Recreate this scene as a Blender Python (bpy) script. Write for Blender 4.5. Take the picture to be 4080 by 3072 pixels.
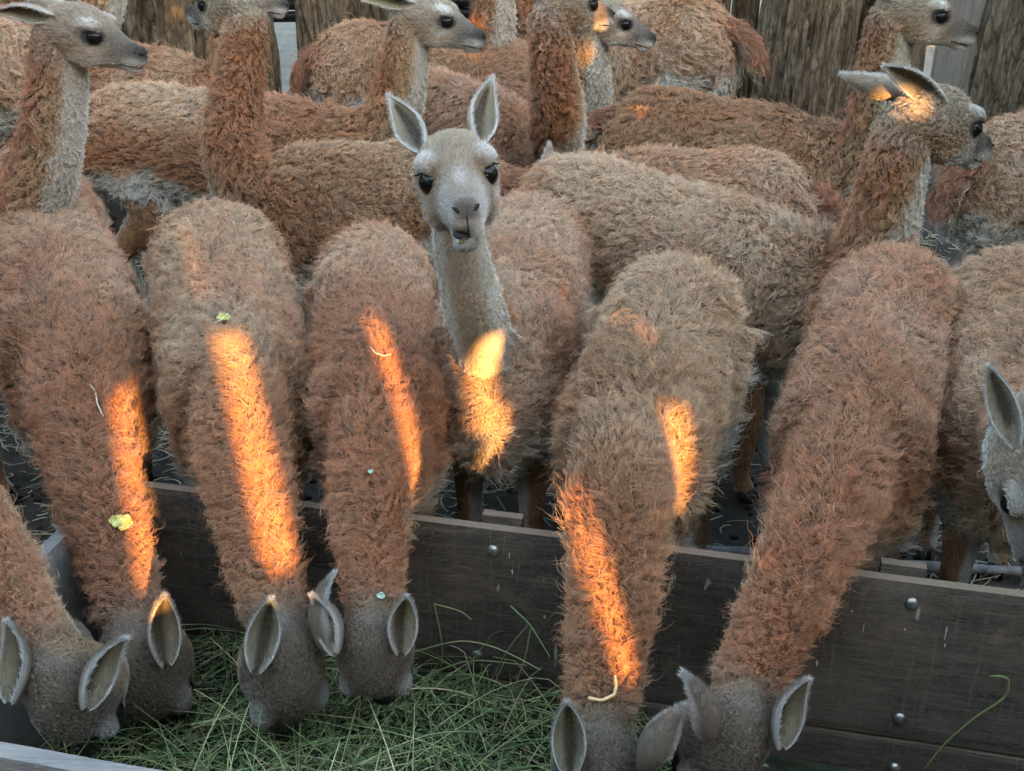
import bpy, bmesh, math, random
import numpy as np
from mathutils import Vector, Matrix
from mathutils.bvhtree import BVHTree
from mathutils.kdtree import KDTree
R = math.radians
random.seed(7); rng = np.random.default_rng(7)
for o in list(bpy.data.objects): bpy.data.objects.remove(o)
scene = bpy.context.scene
COL = scene.collection

# ------------------------------------------------------------------ camera
CAM_H, PITCH, FPX = 1.95, 27.0, 4500.0
camd = bpy.data.cameras.new('camera'); cam = bpy.data.objects.new('camera', camd); COL.objects.link(cam)
cam.location = (0, 0, CAM_H); cam.rotation_euler = (R(90 - PITCH), 0, 0)
camd.sensor_fit = 'HORIZONTAL'; camd.sensor_width = 36; camd.lens = 36 * FPX / 4080
camd.clip_start = 0.05; camd.clip_end = 500
scene.camera = cam

# ------------------------------------------------------------------ sky, sun, exposure
SUN_AZ, SUN_EL = 20.0, 13.0            # low evening sun behind the photographer's right shoulder
SUN_D = np.array([-math.sin(R(SUN_AZ)) * math.cos(R(SUN_EL)), math.cos(R(SUN_AZ)) * math.cos(R(SUN_EL)), -math.sin(R(SUN_EL))])
world = bpy.data.worlds.new('World'); scene.world = world; world.use_nodes = True
wn = world.node_tree; bg = wn.nodes['Background']
sky = wn.nodes.new('ShaderNodeTexSky'); sky.sky_type = 'NISHITA'; sky.sun_disc = False
sky.sun_elevation = R(SUN_EL); sky.sun_rotation = R(180 - SUN_AZ); sky.air_density = 1.0; sky.dust_density = 1.5; sky.ozone_density = 1.0
wn.links.new(sky.outputs[0], bg.inputs[0]); bg.inputs[1].default_value = 0.15
sund = bpy.data.lights.new('sun', 'SUN'); sun = bpy.data.objects.new('sun', sund); COL.objects.link(sun)
sund.energy = 2.0; sund.angle = R(0.53); sund.color = (1.0, 0.54, 0.20)
sun.rotation_euler = Vector(SUN_D).to_track_quat('-Z', 'Y').to_euler(); sun.location = (4, -8, 6)
vs = scene.view_settings; vs.view_transform = 'Standard'; vs.look = 'None'; vs.gamma = 1; vs.use_curve_mapping = False
vs.exposure = 4.15
vs.use_white_balance = True; vs.white_balance_temperature = 7900; vs.white_balance_tint = 6
scene.cycles.use_denoising = True; scene.cycles.denoising_prefilter = 'ACCURATE'
scene.cycles.max_bounces = 4; scene.cycles.diffuse_bounces = 1; scene.cycles.transparent_max_bounces = 4
scene.cycles.sample_clamp_indirect = .06; scene.cycles.sample_clamp_direct = 6.0
scene.cycles_curves.shape = 'RIBBONS'; scene.cycles_curves.subdivisions = 2

# ------------------------------------------------------------------ helpers
def nrm(v):
    v = np.asarray(v, float); n = np.linalg.norm(v, axis=-1, keepdims=True); return v / np.maximum(n, 1e-9)
_cp, _sp = math.cos(R(PITCH)), math.sin(R(PITCH))
CAMP = np.array([0, 0, CAM_H])
def ray(px, py):                       # direction through a point of the photograph (used only to measure the place)
    x, y = (px - 2040) / FPX, (1536 - py) / FPX
    return np.array([x, _cp + y * _sp, -_sp + y * _cp])
def P(px, py, z):                      # ... met at a height
    d = ray(px, py); return CAMP + d * ((z - CAM_H) / d[2])
def Q(px, py, Y):                      # ... met at a distance
    d = ray(px, py); return CAMP + d * (Y / d[1])
def project(p):
    p = np.asarray(p, float) - CAMP
    zc = p[..., 1] * _cp - p[..., 2] * _sp; yc = p[..., 1] * _sp + p[..., 2] * _cp
    zc = np.where(np.abs(zc) < 1e-4, 1e-4, zc)
    return 2040 + FPX * p[..., 0] / zc, 1536 - FPX * yc / zc, zc
def tag(o, label=None, cat=None, group=None, kind=None):
    if label: o['label'] = label
    if cat: o['category'] = cat
    if group: o['group'] = group
    if kind: o['kind'] = kind
    return o
def empty(name, loc):
    o = bpy.data.objects.new(name, None); COL.objects.link(o); o.location = loc; o.empty_display_size = .1
    return o
def mesh_obj(name, V, F, mat=None, parent=None, org=None, smooth=True, cols=None):
    V = np.asarray(V, float)
    if org is not None: V = V - np.asarray(org)
    me = bpy.data.meshes.new(name)
    me.from_pydata(V.tolist(), [], F if isinstance(F, list) else F.tolist())
    if smooth: me.polygons.foreach_set('use_smooth', np.ones(len(me.polygons), bool))
    if cols is not None:
        at = me.attributes.new('col', 'FLOAT_COLOR', 'POINT')
        c4 = np.ones((len(V), 4), np.float32); c4[:, :3] = cols; at.data.foreach_set('color', c4.ravel())
    me.update()
    o = bpy.data.objects.new(name, me); COL.objects.link(o)
    if mat: me.materials.append(mat)
    if parent is not None:
        o.parent = parent
    elif org is not None: o.location = org
    return o
def vnoise(p, seed=0):                 # smooth value noise, 0..1
    p = np.asarray(p, float); i = np.floor(p).astype(np.int64); f = p - i; f = f * f * (3 - 2 * f)
    def h(a):
        n = (a[:, 0] * 374761393 + a[:, 1] * 668265263 + a[:, 2] * 2147483647 + seed * 144269) & 0x7fffffff
        n = ((n ^ (n >> 13)) * 1274126177) & 0x7fffffff
        n = ((n ^ (n >> 16)) * 60493) & 0x7fffffff
        return (n % 65536) / 65535.0
    r = 0
    for dx in (0, 1):
        for dy in (0, 1):
            for dz in (0, 1):
                w = (f[:, 0] if dx else 1 - f[:, 0]) * (f[:, 1] if dy else 1 - f[:, 1]) * (f[:, 2] if dz else 1 - f[:, 2])
                r = r + w * h(i + np.array([dx, dy, dz]))
    return r
def sstep(x, a, b):
    t = np.clip((x - a) / (b - a), 0, 1); return t * t * (3 - 2 * t)

def newmat(name, rough=.8, spec=.3):
    m = bpy.data.materials.new(name); m.use_nodes = True
    b = m.node_tree.nodes['Principled BSDF']; b.inputs['Roughness'].default_value = rough
    b.inputs['Specular IOR Level'].default_value = spec
    return m, m.node_tree, b
def nd(nt, t, **kw):
    n = nt.nodes.new(t)
    for k, v in kw.items():
        if k in n.inputs: n.inputs[k].default_value = v
        else: setattr(n, k, v)
    return n
def ramp(nt, fac, stops):
    r = nt.nodes.new('ShaderNodeValToRGB'); el = r.color_ramp.elements
    while len(el) < len(stops): el.new(.5)
    for e, (p, c) in zip(el, stops): e.position = p; e.color = (*c, 1)
    nt.links.new(fac, r.inputs[0]); return r.outputs[0]
def noise_tex(nt, scale, detail=4, stretch=(1, 1, 1), rough=.55, dist=0.0):
    tc = nt.nodes.new('ShaderNodeTexCoord'); mp = nt.nodes.new('ShaderNodeMapping'); mp.inputs['Scale'].default_value = stretch
    nt.links.new(tc.outputs['Object'], mp.inputs[0])
    n = nd(nt, 'ShaderNodeTexNoise', Scale=scale, Detail=detail, Roughness=rough, Distortion=dist)
    nt.links.new(mp.outputs[0], n.inputs['Vector']); return n.outputs['Fac']
def mixc(nt, fac, a, b, mode='MIX'):
    m = nt.nodes.new('ShaderNodeMix'); m.data_type = 'RGBA'; m.blend_type = mode
    for s, v in ((m.inputs[0], fac), (m.inputs[6], a), (m.inputs[7], b)):
        if hasattr(v, 'links') or hasattr(v, 'is_linked'): nt.links.new(v, s)
        elif isinstance(v, (int, float)): s.default_value = v
        else: s.default_value = (*v, 1)
    return m.outputs[2]
def bump(nt, b, h, strength=.5, dist=.01):
    bp = nd(nt, 'ShaderNodeBump', Strength=strength, Distance=dist); nt.links.new(h, bp.inputs['Height']); nt.links.new(bp.outputs[0], b.inputs['Normal'])

# ------------------------------------------------------------------ materials
def attr_col(nt, name='col'):
    a = nt.nodes.new('ShaderNodeAttribute'); a.attribute_name = name; return a.outputs['Color']
M_skin, nt, b = newmat('wool_undercoat', .95, .05); nt.links.new(attr_col(nt), b.inputs['Base Color'])
M_ear, nt, b = newmat('ear_skin', .9, .1); nt.links.new(attr_col(nt), b.inputs['Base Color'])
bump(nt, b, noise_tex(nt, 400, 2), .3, .002)
M_fur = bpy.data.materials.new('wool'); M_fur.use_nodes = True; nt = M_fur.node_tree; nt.nodes.clear()
out = nt.nodes.new('ShaderNodeOutputMaterial'); dif = nt.nodes.new('ShaderNodeBsdfDiffuse'); tr = nt.nodes.new('ShaderNodeBsdfTranslucent'); mx = nt.nodes.new('ShaderNodeMixShader')
hi = nt.nodes.new('ShaderNodeHairInfo')
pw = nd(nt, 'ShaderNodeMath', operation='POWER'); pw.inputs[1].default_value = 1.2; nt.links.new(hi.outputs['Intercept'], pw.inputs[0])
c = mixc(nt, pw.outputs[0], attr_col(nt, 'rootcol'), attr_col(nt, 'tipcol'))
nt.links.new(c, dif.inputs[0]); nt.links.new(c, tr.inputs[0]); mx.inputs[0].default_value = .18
nt.links.new(dif.outputs[0], mx.inputs[1]); nt.links.new(tr.outputs[0], mx.inputs[2])
gl = nd(nt, 'ShaderNodeBsdfHair'); gl.component = 'Reflection'; gl.inputs['Color'].default_value = (.75, .66, .56, 1); gl.inputs['RoughnessU'].default_value = .28; gl.inputs['RoughnessV'].default_value = .8
mx2 = nt.nodes.new('ShaderNodeMixShader'); mx2.inputs[0].default_value = .14
nt.links.new(mx.outputs[0], mx2.inputs[1]); nt.links.new(gl.outputs[0], mx2.inputs[2]); nt.links.new(mx2.outputs[0], out.inputs[0])
M_eye, nt, b = newmat('eye', .04, .22); b.inputs['Base Color'].default_value = (.006, .005, .005, 1); b.inputs['Coat Weight'].default_value = .0; b.inputs['Coat Roughness'].default_value = .02
M_lid, nt, b = newmat('eyelid_skin', .95, .05); b.inputs['Base Color'].default_value = (.030, .025, .023, 1)
M_nostril, nt, b = newmat('nostril_skin', .7, .3); b.inputs['Base Color'].default_value = (.012, .010, .010, 1)
M_gum, nt, b = newmat('gum', .35, .5); b.inputs['Base Color'].default_value = (.10, .035, .03, 1)
M_tooth, nt, b = newmat('tooth', .3, .5); b.inputs['Base Color'].default_value = (.62, .56, .42, 1)
M_hoof, nt, b = newmat('hoof_horn', .6, .3); b.inputs['Base Color'].default_value = (.03, .025, .022, 1)
M_lash, nt, b = newmat('lash', .7, .2); b.inputs['Base Color'].default_value = (.008, .007, .007, 1)

def wood_mat(name, dark, light, pale, stretch, scale=6, rough=.85, scuff=0.0):
    m, nt, b = newmat(name, rough, .2)
    oi = nt.nodes.new('ShaderNodeObjectInfo')
    big = noise_tex(nt, 3.0, 5, (1, 1, 1), .6, .5)
    grain = noise_tex(nt, scale, 6, stretch, .65, .3)
    fine = noise_tex(nt, scale * 9, 3, stretch, .6)
    c = ramp(nt, grain, [(.3, dark), (.62, light)])
    c = mixc(nt, ramp(nt, fine, [(.45, (0, 0, 0)), (.75, (.6, .6, .6))]), c, pale)
    c = mixc(nt, ramp(nt, big, [(.52, (0, 0, 0)), (.72, (.55, .55, .55))]), c, pale)
    if scuff:      # worn, scratched and gnawed paint: fine crossing scratches, bare patches, pale splashes
        for st, th in (((3, 3, 60), .66), ((70, 70, 2.5), .67)):
            sc = noise_tex(nt, 2.2, 5, st, .7, .8); c = mixc(nt, ramp(nt, sc, [(th - .10, (0, 0, 0)), (th + .04, (scuff, scuff, scuff))]), c, (.17, .135, .10))
        bp_ = noise_tex(nt, 7, 8, (1, 1, 1), .75, 1.2); c = mixc(nt, ramp(nt, bp_, [(.55, (0, 0, 0)), (.63, (.75, .75, .75))]), c, (.15, .112, .078))
        sp = noise_tex(nt, 26, 3, (1, 1, .35), .5, .4); c = mixc(nt, ramp(nt, sp, [(.69, (0, 0, 0)), (.72, (.6, .6, .6))]), c, (.42, .40, .36))
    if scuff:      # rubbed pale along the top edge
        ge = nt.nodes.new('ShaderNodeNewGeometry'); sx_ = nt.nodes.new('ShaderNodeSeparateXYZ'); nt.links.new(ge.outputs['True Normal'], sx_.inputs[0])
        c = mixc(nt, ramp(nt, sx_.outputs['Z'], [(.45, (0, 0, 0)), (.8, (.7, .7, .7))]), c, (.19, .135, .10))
    c = mixc(nt, 1.0, c, ramp(nt, oi.outputs['Random'], [(0, (.8, .8, .8)), (1, (1.15, 1.1, 1.05))]), 'MULTIPLY')
    nt.links.new(c, b.inputs['Base Color'])
    mx = nt.nodes.new('ShaderNodeMath'); mx.operation = 'ADD'; nt.links.new(grain, mx.inputs[0]); nt.links.new(fine, mx.inputs[1])
    bump(nt, b, mx.outputs[0], .8, .006)
    return m
M_board = wood_mat('trough_board', (.028, .024, .021), (.082, .068, .057), (.165, .134, .108), (.9, 1.2, 7), 9, scuff=.9)
M_boardtop = wood_mat('weathered_board', (.13, .125, .125), (.21, .20, .195), (.30, .29, .27), (.4, 6, 6), 8)
M_plank = wood_mat('wall_plank', (.10, .085, .07), (.18, .15, .12), (.24, .21, .18), (6, 6, .4), 6)
M_greyplank = wood_mat('grey_plank', (.13, .12, .11), (.21, .195, .175), (.28, .26, .235), (8, 8, .3), 6)

ONLY = None
# ------------------------------------------------------------------ guanaco builder
FUR = True
def tube(C, T, U, a, bt, bb, seg=18):
    C, T, U = map(lambda x: np.asarray(x, float), (C, T, U)); T = nrm(T); U = nrm(U - T * (U * T).sum(1, keepdims=True)); S = np.cross(T, U)
    th = np.linspace(0, 2 * np.pi, seg, endpoint=False); co, si = np.cos(th), np.sin(th)
    b = np.where(si[None] > 0, np.asarray(bt)[:, None], np.asarray(bb)[:, None])
    V = C[:, None] + S[:, None] * (np.asarray(a)[:, None] * co)[..., None] + U[:, None] * (b * si)[..., None]
    n = len(C); F = []
    for i in range(n - 1):
        for j in range(seg):
            k = (j + 1) % seg; F.append((i * seg + j, i * seg + k, (i + 1) * seg + k, (i + 1) * seg + j))
    F.append(tuple(range(seg))[::-1]); F.append(tuple((n - 1) * seg + j for j in range(seg)))
    return V.reshape(-1, 3), F, dict(C=C, T=T, U=U, S=S, a=np.asarray(a, float), bt=np.asarray(bt, float), bb=np.asarray(bb, float))
def resample(sec, n):
    sec = np.asarray(sec, float); x = np.linspace(sec[0, 0], sec[-1, 0], n)
    # smooth (Catmull-Rom like) via cubic hermite
    xs = sec[:, 0]; out = [x]
    for k in range(1, sec.shape[1]):
        y = sec[:, k]; m = np.gradient(y, xs); i = np.clip(np.searchsorted(xs, x, 'right') - 1, 0, len(xs) - 2)
        h = xs[i + 1] - xs[i]; t = (x - xs[i]) / h
        out.append((2*t**3-3*t**2+1)*y[i] + (t**3-2*t**2+t)*h*m[i] + (-2*t**3+3*t**2)*y[i+1] + (t**3-t**2)*h*m[i+1])
    return np.stack(out, 1)
def ellipsoid(c, ax, r, n=10, m=14):   # ax: 3 axes rows
    V = []; F = []
    for i in range(n + 1):
        p = math.pi * i / n
        for j in range(m):
            q = 2 * math.pi * j / m
            V.append(c + ax[0] * r[0] * math.cos(p) + ax[1] * r[1] * math.sin(p) * math.cos(q) + ax[2] * r[2] * math.sin(p) * math.sin(q))
    for i in range(n):
        for j in range(m): F.append((i*m+j, i*m+(j+1) % m, (i+1)*m+(j+1) % m, (i+1)*m+j))
    return np.array(V), F
def bez(p0, p1, p2, p3, n):
    t = np.linspace(0, 1, n)[:, None]
    C = (1-t)**3*p0 + 3*(1-t)**2*t*p1 + 3*(1-t)*t*t*p2 + t**3*p3
    T = 3*(1-t)**2*(p1-p0) + 6*(1-t)*t*(p2-p1) + 3*t*t*(p3-p2)
    return C, nrm(T)

#            t     half-width  top    bottom      (head, metres from the poll towards the nose)
HEAD = [(-.045, .032, .000, -.050), (-.02, .052, .028, -.066), (.02, .064, .047, -.086), (.06, .070, .056, -.102), (.10, .069, .053, -.106), (.135, .061, .036, -.103),
        (.17, .047, .014, -.098), (.205, .037, -.006, -.092), (.235, .031, -.018, -.086), (.256, .025, -.028, -.076), (.268, .014, -.040, -.064)]
#             u    half-width top    depth        (trunk, 0 = hips, 1 = withers)
TRUNK = [(-.27, .030, -.20, .08), (-.24, .090, -.13, .22), (-.16, .150, -.045, .34), (-.05, .178, .000, .375), (.10, .182, .016, .39), (.3, .176, .012, .40), (.5, .188, .0, .43), (.75, .186, .004, .47),
         (.95, .165, -.01, .475), (1.12, .135, -.05, .42), (1.25, .090, -.12, .29), (1.32, .030, -.20, .10)]
TAG = dict(body=0, neck=1, head=2, fleg=3, hleg=4, tail=5)
herd = []
def guanaco(label, hip, sho, poll, F, Uh=(0, 0, 1), s=1.0, app=None, c1=None, ears=((-.5, .5, .7), (-.5, -.5, .7)), earopen=None, throat=0.0, nup=None, hs_ear=1.0, hdark=0.0, earbase=None,
            vox=.0095, legs=True, tailup=.0, tone=(1, 1, 1), pale=.0, red=.0, furlen=1.0, dens=1.0, mouth=False, nkw=1.0, seed=0, group='guanacos crowding the pen', foot=None, wide=1.0, face=0.0, hs=1.0, eyes=True):
    rg = np.random.default_rng(100 + seed)
    hip, sho, poll = (np.asarray(v, float) for v in (hip, sho, poll))
    Z = np.array([0, 0, 1.0])
    e = nrm(sho - hip); S = nrm(np.cross(e, Z)); U = np.cross(S, e); L = np.linalg.norm(sho - hip)
    F = nrm(F); Uh = np.asarray(Uh, float); Uh = nrm(Uh - F * (Uh @ F)); Sh = np.cross(F, Uh)      # Sh: the animal's right
    parts = []; bones = []
    def add(V, Fc, info=None, tg=None):
        off = sum(len(v) for v, _ in parts); parts.append((V, [tuple(i + off for i in f) for f in Fc]))
        if info is not None:
            n = len(info['C']); bones.append((tg, np.linspace(0, 1, n), info))
    # trunk
    sec = resample(TRUNK, 26); u = sec[:, 0]; top = sec[:, 2] * s; dep = sec[:, 3] * s
    C = hip + e * (u * L)[:, None] + U * (top - dep / 2)[:, None]
    V, Fc, inf = tube(C, np.tile(e, (26, 1)), np.tile(U, (26, 1)), sec[:, 1] * s * wide, dep / 2, dep / 2, 22); add(V, Fc, inf, 'body')
    for sd in (-1, 1):      # shoulder blades and hips
        V, Fc = ellipsoid(hip + e * L * .96 + U * -.20 * s + S * sd * .105 * s * wide, np.stack([e, S, U]), np.array([.10, .068, .155]) * s); add(V, Fc)
        V, Fc = ellipsoid(hip + e * L * .00 + U * -.18 * s + S * sd * .090 * s * wide, np.stack([e, S, U]), np.array([.14, .080, .135]) * s); add(V, Fc)
    # neck
    N0 = sho + e * .10 * L - U * .17 * s
    hp = poll + (-F * .0 - Uh * .03) * s * hs
    app = nrm(app) if app is not None else nrm(hp - N0)
    dl = np.linalg.norm(hp - N0)
    c1v = np.asarray(c1, float) if c1 is not None else e * .3 + Z * .08
    C, T = bez(N0, N0 + c1v * s, hp - app * .36 * dl, hp, 20)
    Ue = nrm(Uh - F) if nup is None else nrm(nup); w = np.linspace(0, 1, 20)[:, None]; w = w * w * (3 - 2 * w)
    Un = U * (1 - w) + Ue * w
    ns = resample([(0, .100, .150), (.2, .092, .120), (.45, .078, .092), (.7, .068, .076), (.9, .061, .068), (1, .056, .062)], 20)
    V, Fc, inf = tube(C, T, Un, ns[:, 1] * s * nkw, ns[:, 2] * s * nkw, ns[:, 2] * s * nkw, 18); add(V, Fc, inf, 'neck')
    # head
    k = s * hs; sec = resample(HEAD, 24); cz = (sec[:, 2] + sec[:, 3]) / 2; hh = (sec[:, 2] - sec[:, 3]) / 2
    def H(f, l, uu): return poll + (F * f + Sh * l + Uh * uu) * k
    C = poll + (F[None] * sec[:, :1] + Uh[None] * cz[:, None]) * k
    V, Fc, inf = tube(C, np.tile(F, (24, 1)), np.tile(Uh, (24, 1)), sec[:, 1] * k, hh * k, hh * k, 20); add(V, Fc, inf, 'head')
    HA = np.stack([F, Sh, Uh])
    if mouth:     # chewing: jaw dropped and pushed sideways, one lip lobe hanging
        blobs = [((.246, .014, -.057), (.022, .0155, .019)), ((.247, -.0125, -.067), (.022, .0150, .026)), ((.228, .006, -.103), (.032, .023, .014)), ((.20, .004, -.092), (.04, .024, .014))]
    else:
        blobs = [((.246, .0135, -.060), (.022, .0155, .020)), ((.246, -.0135, -.060), (.022, .0155, .020)), ((.228, 0, -.090), (.028, .020, .012))]
    blobs += [((.118, .048, .014), (.038, .022, .020)), ((.118, -.048, .014), (.038, .022, .020)), ((.248, 0, -.036), (.020, .0225, .017)),
             ((.10, .036, -.06), (.06, .030, .045)), ((.10, -.036, -.06), (.06, .030, .045))]
    for cpos, r in blobs:
        V, Fc = ellipsoid(H(*cpos), HA, np.array(r) * k); add(V, Fc)
    # legs
    g = np.array([e[0], e[1], 0]); g = nrm(g); hz = hip[2]
    hooves = []
    if legs:
        for sd in (-1, 1):
            for kind in ('fleg', 'hleg'):
                jit = rg.uniform(-.05, .05) * s
                if kind == 'fleg':
                    b0 = sho + e * .02 * L - U * .28 * s; b0 = b0 + S * sd * .095 * s
                    gx = b0[:2] + S[:2] * sd * -.005
                    pts = [b0, np.array([*(gx - g[:2] * .03 * s), b0[2] * .78]), np.array([*(gx + g[:2] * (.005 + jit * .5)), b0[2] * .48]), np.array([*(gx + g[:2] * jit), .10 * s]), np.array([*(gx + g[:2] * (jit + .02)), .04])]
                    rr = [.085, .062, .040, .026, .030]
                else:
                    b0 = hip + e * .02 * L - U * .16 * s + S * sd * .085 * s
                    gx = b0[:2] + S[:2] * sd * .01
                    pts = [b0, np.array([*(gx + g[:2] * .10 * s), b0[2] * .68]), np.array([*(gx - g[:2] * .085 * s + g[:2] * jit), b0[2] * .42]), np.array([*(gx - g[:2] * (.06 * s - jit)), .10 * s]), np.array([*(gx - g[:2] * (.035 * s - jit)), .04])]
                    rr = [.120, .092, .036, .026, .030]
                pts = np.array(pts); rr = np.array(rr) * s
                tt = np.linspace(0, 4, 26); r5 = resample(np.column_stack([np.arange(5), pts, rr]), 26)
                C = r5[:, 1:4]; T = np.gradient(C, axis=0); V, Fc, inf = tube(C, T, np.tile(g, (26, 1)), r5[:, 4] * .85, r5[:, 4], r5[:, 4] * 1.05, 14); add(V, Fc, inf, kind)
                hooves.append((pts[-1], sd))
    # tail
    t0 = hip - e * .235 * L - U * .10 * s
    td = nrm(-e * (.45 + tailup) - U * (1 - tailup)); C, T = bez(t0 + e * .06, t0 - e * .05 * s, t0 - e * .05 * s + td * .09 * s, t0 + td * .17 * s - e * .02, 10)
    V, Fc, inf = tube(C, T, np.tile(U - e, (10, 1)), np.linspace(.050, .034, 10) * s, np.linspace(.045, .03, 10) * s, np.linspace(.045, .03, 10) * s, 12); add(V, Fc, inf, 'tail')

    # fuse into one continuous surface
    AV = np.concatenate([v for v, _ in parts]); AF = [f for _, fs in parts for f in fs]
    tmp = mesh_obj('tmp', AV, AF); md = tmp.modifiers.new('r', 'REMESH'); md.mode = 'VOXEL'; md.voxel_size = vox; md.adaptivity = 0
    sm = tmp.modifiers.new('s', 'SMOOTH'); sm.factor = .5; sm.iterations = 2
    dg = bpy.context.evaluated_depsgraph_get(); me = bpy.data.meshes.new_from_object(tmp.evaluated_get(dg))
    old = tmp.data; bpy.data.objects.remove(tmp); bpy.data.meshes.remove(old)
    me.calc_loop_triangles()
    nv = len(me.vertices); X = np.empty(nv * 3); me.vertices.foreach_get('co', X); X = X.reshape(-1, 3)
    N = np.empty(nv * 3); me.vertex_normals.foreach_get('vector', N); N = N.reshape(-1, 3)
    nt_ = len(me.loop_triangles); TR = np.empty(nt_ * 3, np.int32); me.loop_triangles.foreach_get('vertices', TR); TR = TR.reshape(-1, 3)

    # which part of the animal each point belongs to
    best = np.full(nv, 1e9); tg = np.zeros(nv, int); tt = np.zeros(nv); vv = np.zeros(nv); ww = np.zeros(nv); flow = np.zeros((nv, 3)); side = np.zeros(nv)
    for name, tpar, inf in bones:
        for i in range(0, len(inf['C'])):
            d = X - inf['C'][i]; al = d @ inf['T'][i]; du = d @ inf['U'][i]; ds = d @ inf['S'][i]
            bu = np.where(du > 0, inf['bt'][i], inf['bb'][i])
            r = np.sqrt((du / bu) ** 2 + (ds / inf['a'][i]) ** 2 + (al / .05) ** 2)
            if name in ('fleg', 'hleg') and tpar[i] < .3: r = r * 1.25
            if name == 'head': r = r * .97
            m = r < best
            best[m] = r[m]; tg[m] = TAG[name]; tt[m] = tpar[i]; vv[m] = (du / bu)[m]; ww[m] = (ds / inf['a'][i])[m]
            flow[m] = inf['T'][i] * (1 if name in ('fleg', 'hleg', 'tail') else -1)
    hs_ = (X - poll) @ HA.T / k                                     # head coordinates
    f_, l_, u_ = hs_[:, 0], hs_[:, 1], hs_[:, 2]
    nz = vnoise(X * 9, seed); nz2 = vnoise(X * 26, seed + 5); nzl = vnoise(X * 4, seed + 9)
    tone = np.array(tone) * np.array([1.0, 1.0 + .05 * math.sin(seed * 2.4) - .01, 1.0 + .06 * math.sin(seed * 2.4) - .02]) * (1 + .07 * math.cos(seed * 1.7))
    BACK = np.array([.300, .148, .072]); RED = np.array([.305, .095, .034]); CREAM = np.array([.50, .345, .235]); WHITE = np.array([.60, .565, .515]); FAWN = np.array([.33, .190, .092])
    GREY = np.array([.290, .230, .180]) * (1 - .42 * hdark); DGREY = np.array([.115, .098, .088]); BLACK = np.array([.03, .027, .026]); LWHITE = np.array([.56, .55, .54])
    def mix(a, b, w): return a * (1 - w)[:, None] + b * w[:, None]
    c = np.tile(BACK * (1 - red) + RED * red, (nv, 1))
    c = mix(c, np.tile(CREAM, (nv, 1)), np.clip((nzl - .45) * 1.4 + pale + .12 * sstep(N @ Z, .3, .9), 0, .88))  # upward-facing wool mixed paler: sky light on the backs painted in
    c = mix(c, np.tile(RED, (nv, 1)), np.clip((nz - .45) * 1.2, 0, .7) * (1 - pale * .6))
    ln = np.full(nv, .041); lift = np.full(nv, .50); curl = np.full(nv, 1.0)
    B = tg == 0; wb = sstep(-vv + (nz2 - .5) * .35 + .25 * np.exp(-((tt - .30) / .10) ** 2), .38, .62) * B
    c = mix(c, np.tile(FAWN, (nv, 1)), sstep(-vv, .15, .45) * B * .7); c = mix(c, np.tile(WHITE, (nv, 1)), wb); ln = ln + wb * .012
    rumpw = B * sstep(.085 - tt, -.02, .04) * sstep(-vv, -.1, .4) * .8; c = mix(c, np.tile(WHITE, (nv, 1)), rumpw)
    ch = B * sstep(tt, .86, .95) * sstep(-vv + (nz - .5) * .4, -.1, .5); c = mix(c, np.tile(FAWN * (.6 - .6 * throat) + CREAM * .5 + WHITE * .5 * throat, (nv, 1)), ch * .85); ln = ln + ch * .018
    K = tg == 1
    nb = np.tile(RED * .8 + FAWN * .25, (nv, 1)); nb = mix(nb, np.tile(FAWN * .8 + CREAM * .25, (nv, 1)), np.clip(sstep(-vv, -.5, .3) + (nz - .5) * .7, 0, 1))
    nb = mix(nb, np.tile(WHITE, (nv, 1)), sstep(-vv + (nz2 - .5) * .3, .35, .75))
    if throat > 0:
        nb = mix(nb, np.tile(WHITE * .50 + CREAM * .50, (nv, 1)), throat * sstep(-vv, .1, .5) * (1 - sstep(np.abs(ww), .50, .88)) * np.clip(.9 + .5 * (nz - .5), 0, 1))
    if throat > 0: nb = mix(nb, np.tile(WHITE * 1.05, (nv, 1)), throat * sstep(np.abs(ww), .42, .8) * sstep(-vv, -.5, .1) * sstep(tt, .12, .45))
    nb = mix(nb, c, (1 - sstep(tt, .02, .35)) * (vv > -.3) * .8)
    nb = mix(nb, np.tile(GREY, (nv, 1)), sstep(tt, .86, 1.0) * .7)
    c[K] = nb[K]; ln[K] = ((.047 - .022 * sstep(tt, .45, 1.0)) * (1 - .55 * sstep(-vv, .0, .6)))[K]; lift[K] = .66 - .3 * throat; ln[K] = (ln * (1 - .38 * throat * sstep(tt, .1, .4)))[K]
    Hd = tg == 2
    hc = np.tile(GREY, (nv, 1)); hc = mix(hc, np.tile(FAWN * .75 + GREY * .35, (nv, 1)), sstep(-u_, .01, .06) * (1 - sstep(f_, .14, .2)) * .8)
    hc = mix(hc, np.tile(DGREY, (nv, 1)), sstep(f_, .13, .20) * (1 - .8 * face) * (1 - sstep(-u_, .055, .075)) + 0)
    hc = mix(hc, np.tile(BLACK, (nv, 1)), sstep(f_, .205, .245) * (1 - sstep(-u_, .048, .062)) * (1 - .72 * face))
    hc = mix(hc, np.tile(LWHITE, (nv, 1)), sstep(-u_ + (nz2 - .5) * .02, .062, .086) * sstep(f_, .05, .16) * .95)
    hc = mix(hc, np.tile(LWHITE, (nv, 1)), np.exp(-((f_ - .235) / .03) ** 2 - ((u_ + .066) / .014) ** 2) * .8)
    hc = mix(hc, np.tile(LWHITE, (nv, 1)), np.exp(-((f_ - .118) / .028) ** 2 - ((np.abs(l_) - .056) / .020) ** 2 - ((u_ - .026) / .016) ** 2) * .9)   # pale brow
    hc = mix(hc, np.tile(LWHITE, (nv, 1)), np.exp(-((f_ - .13) / .032) ** 2 - ((u_ + .050) / .012) ** 2) * (np.abs(l_) > .03) * .55)      # pale rim under the eye
    er = np.sqrt(((f_ - .133) / .034) ** 2 + ((u_ + .012) / .024) ** 2); er[np.abs(l_) < .028] = 9
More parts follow.
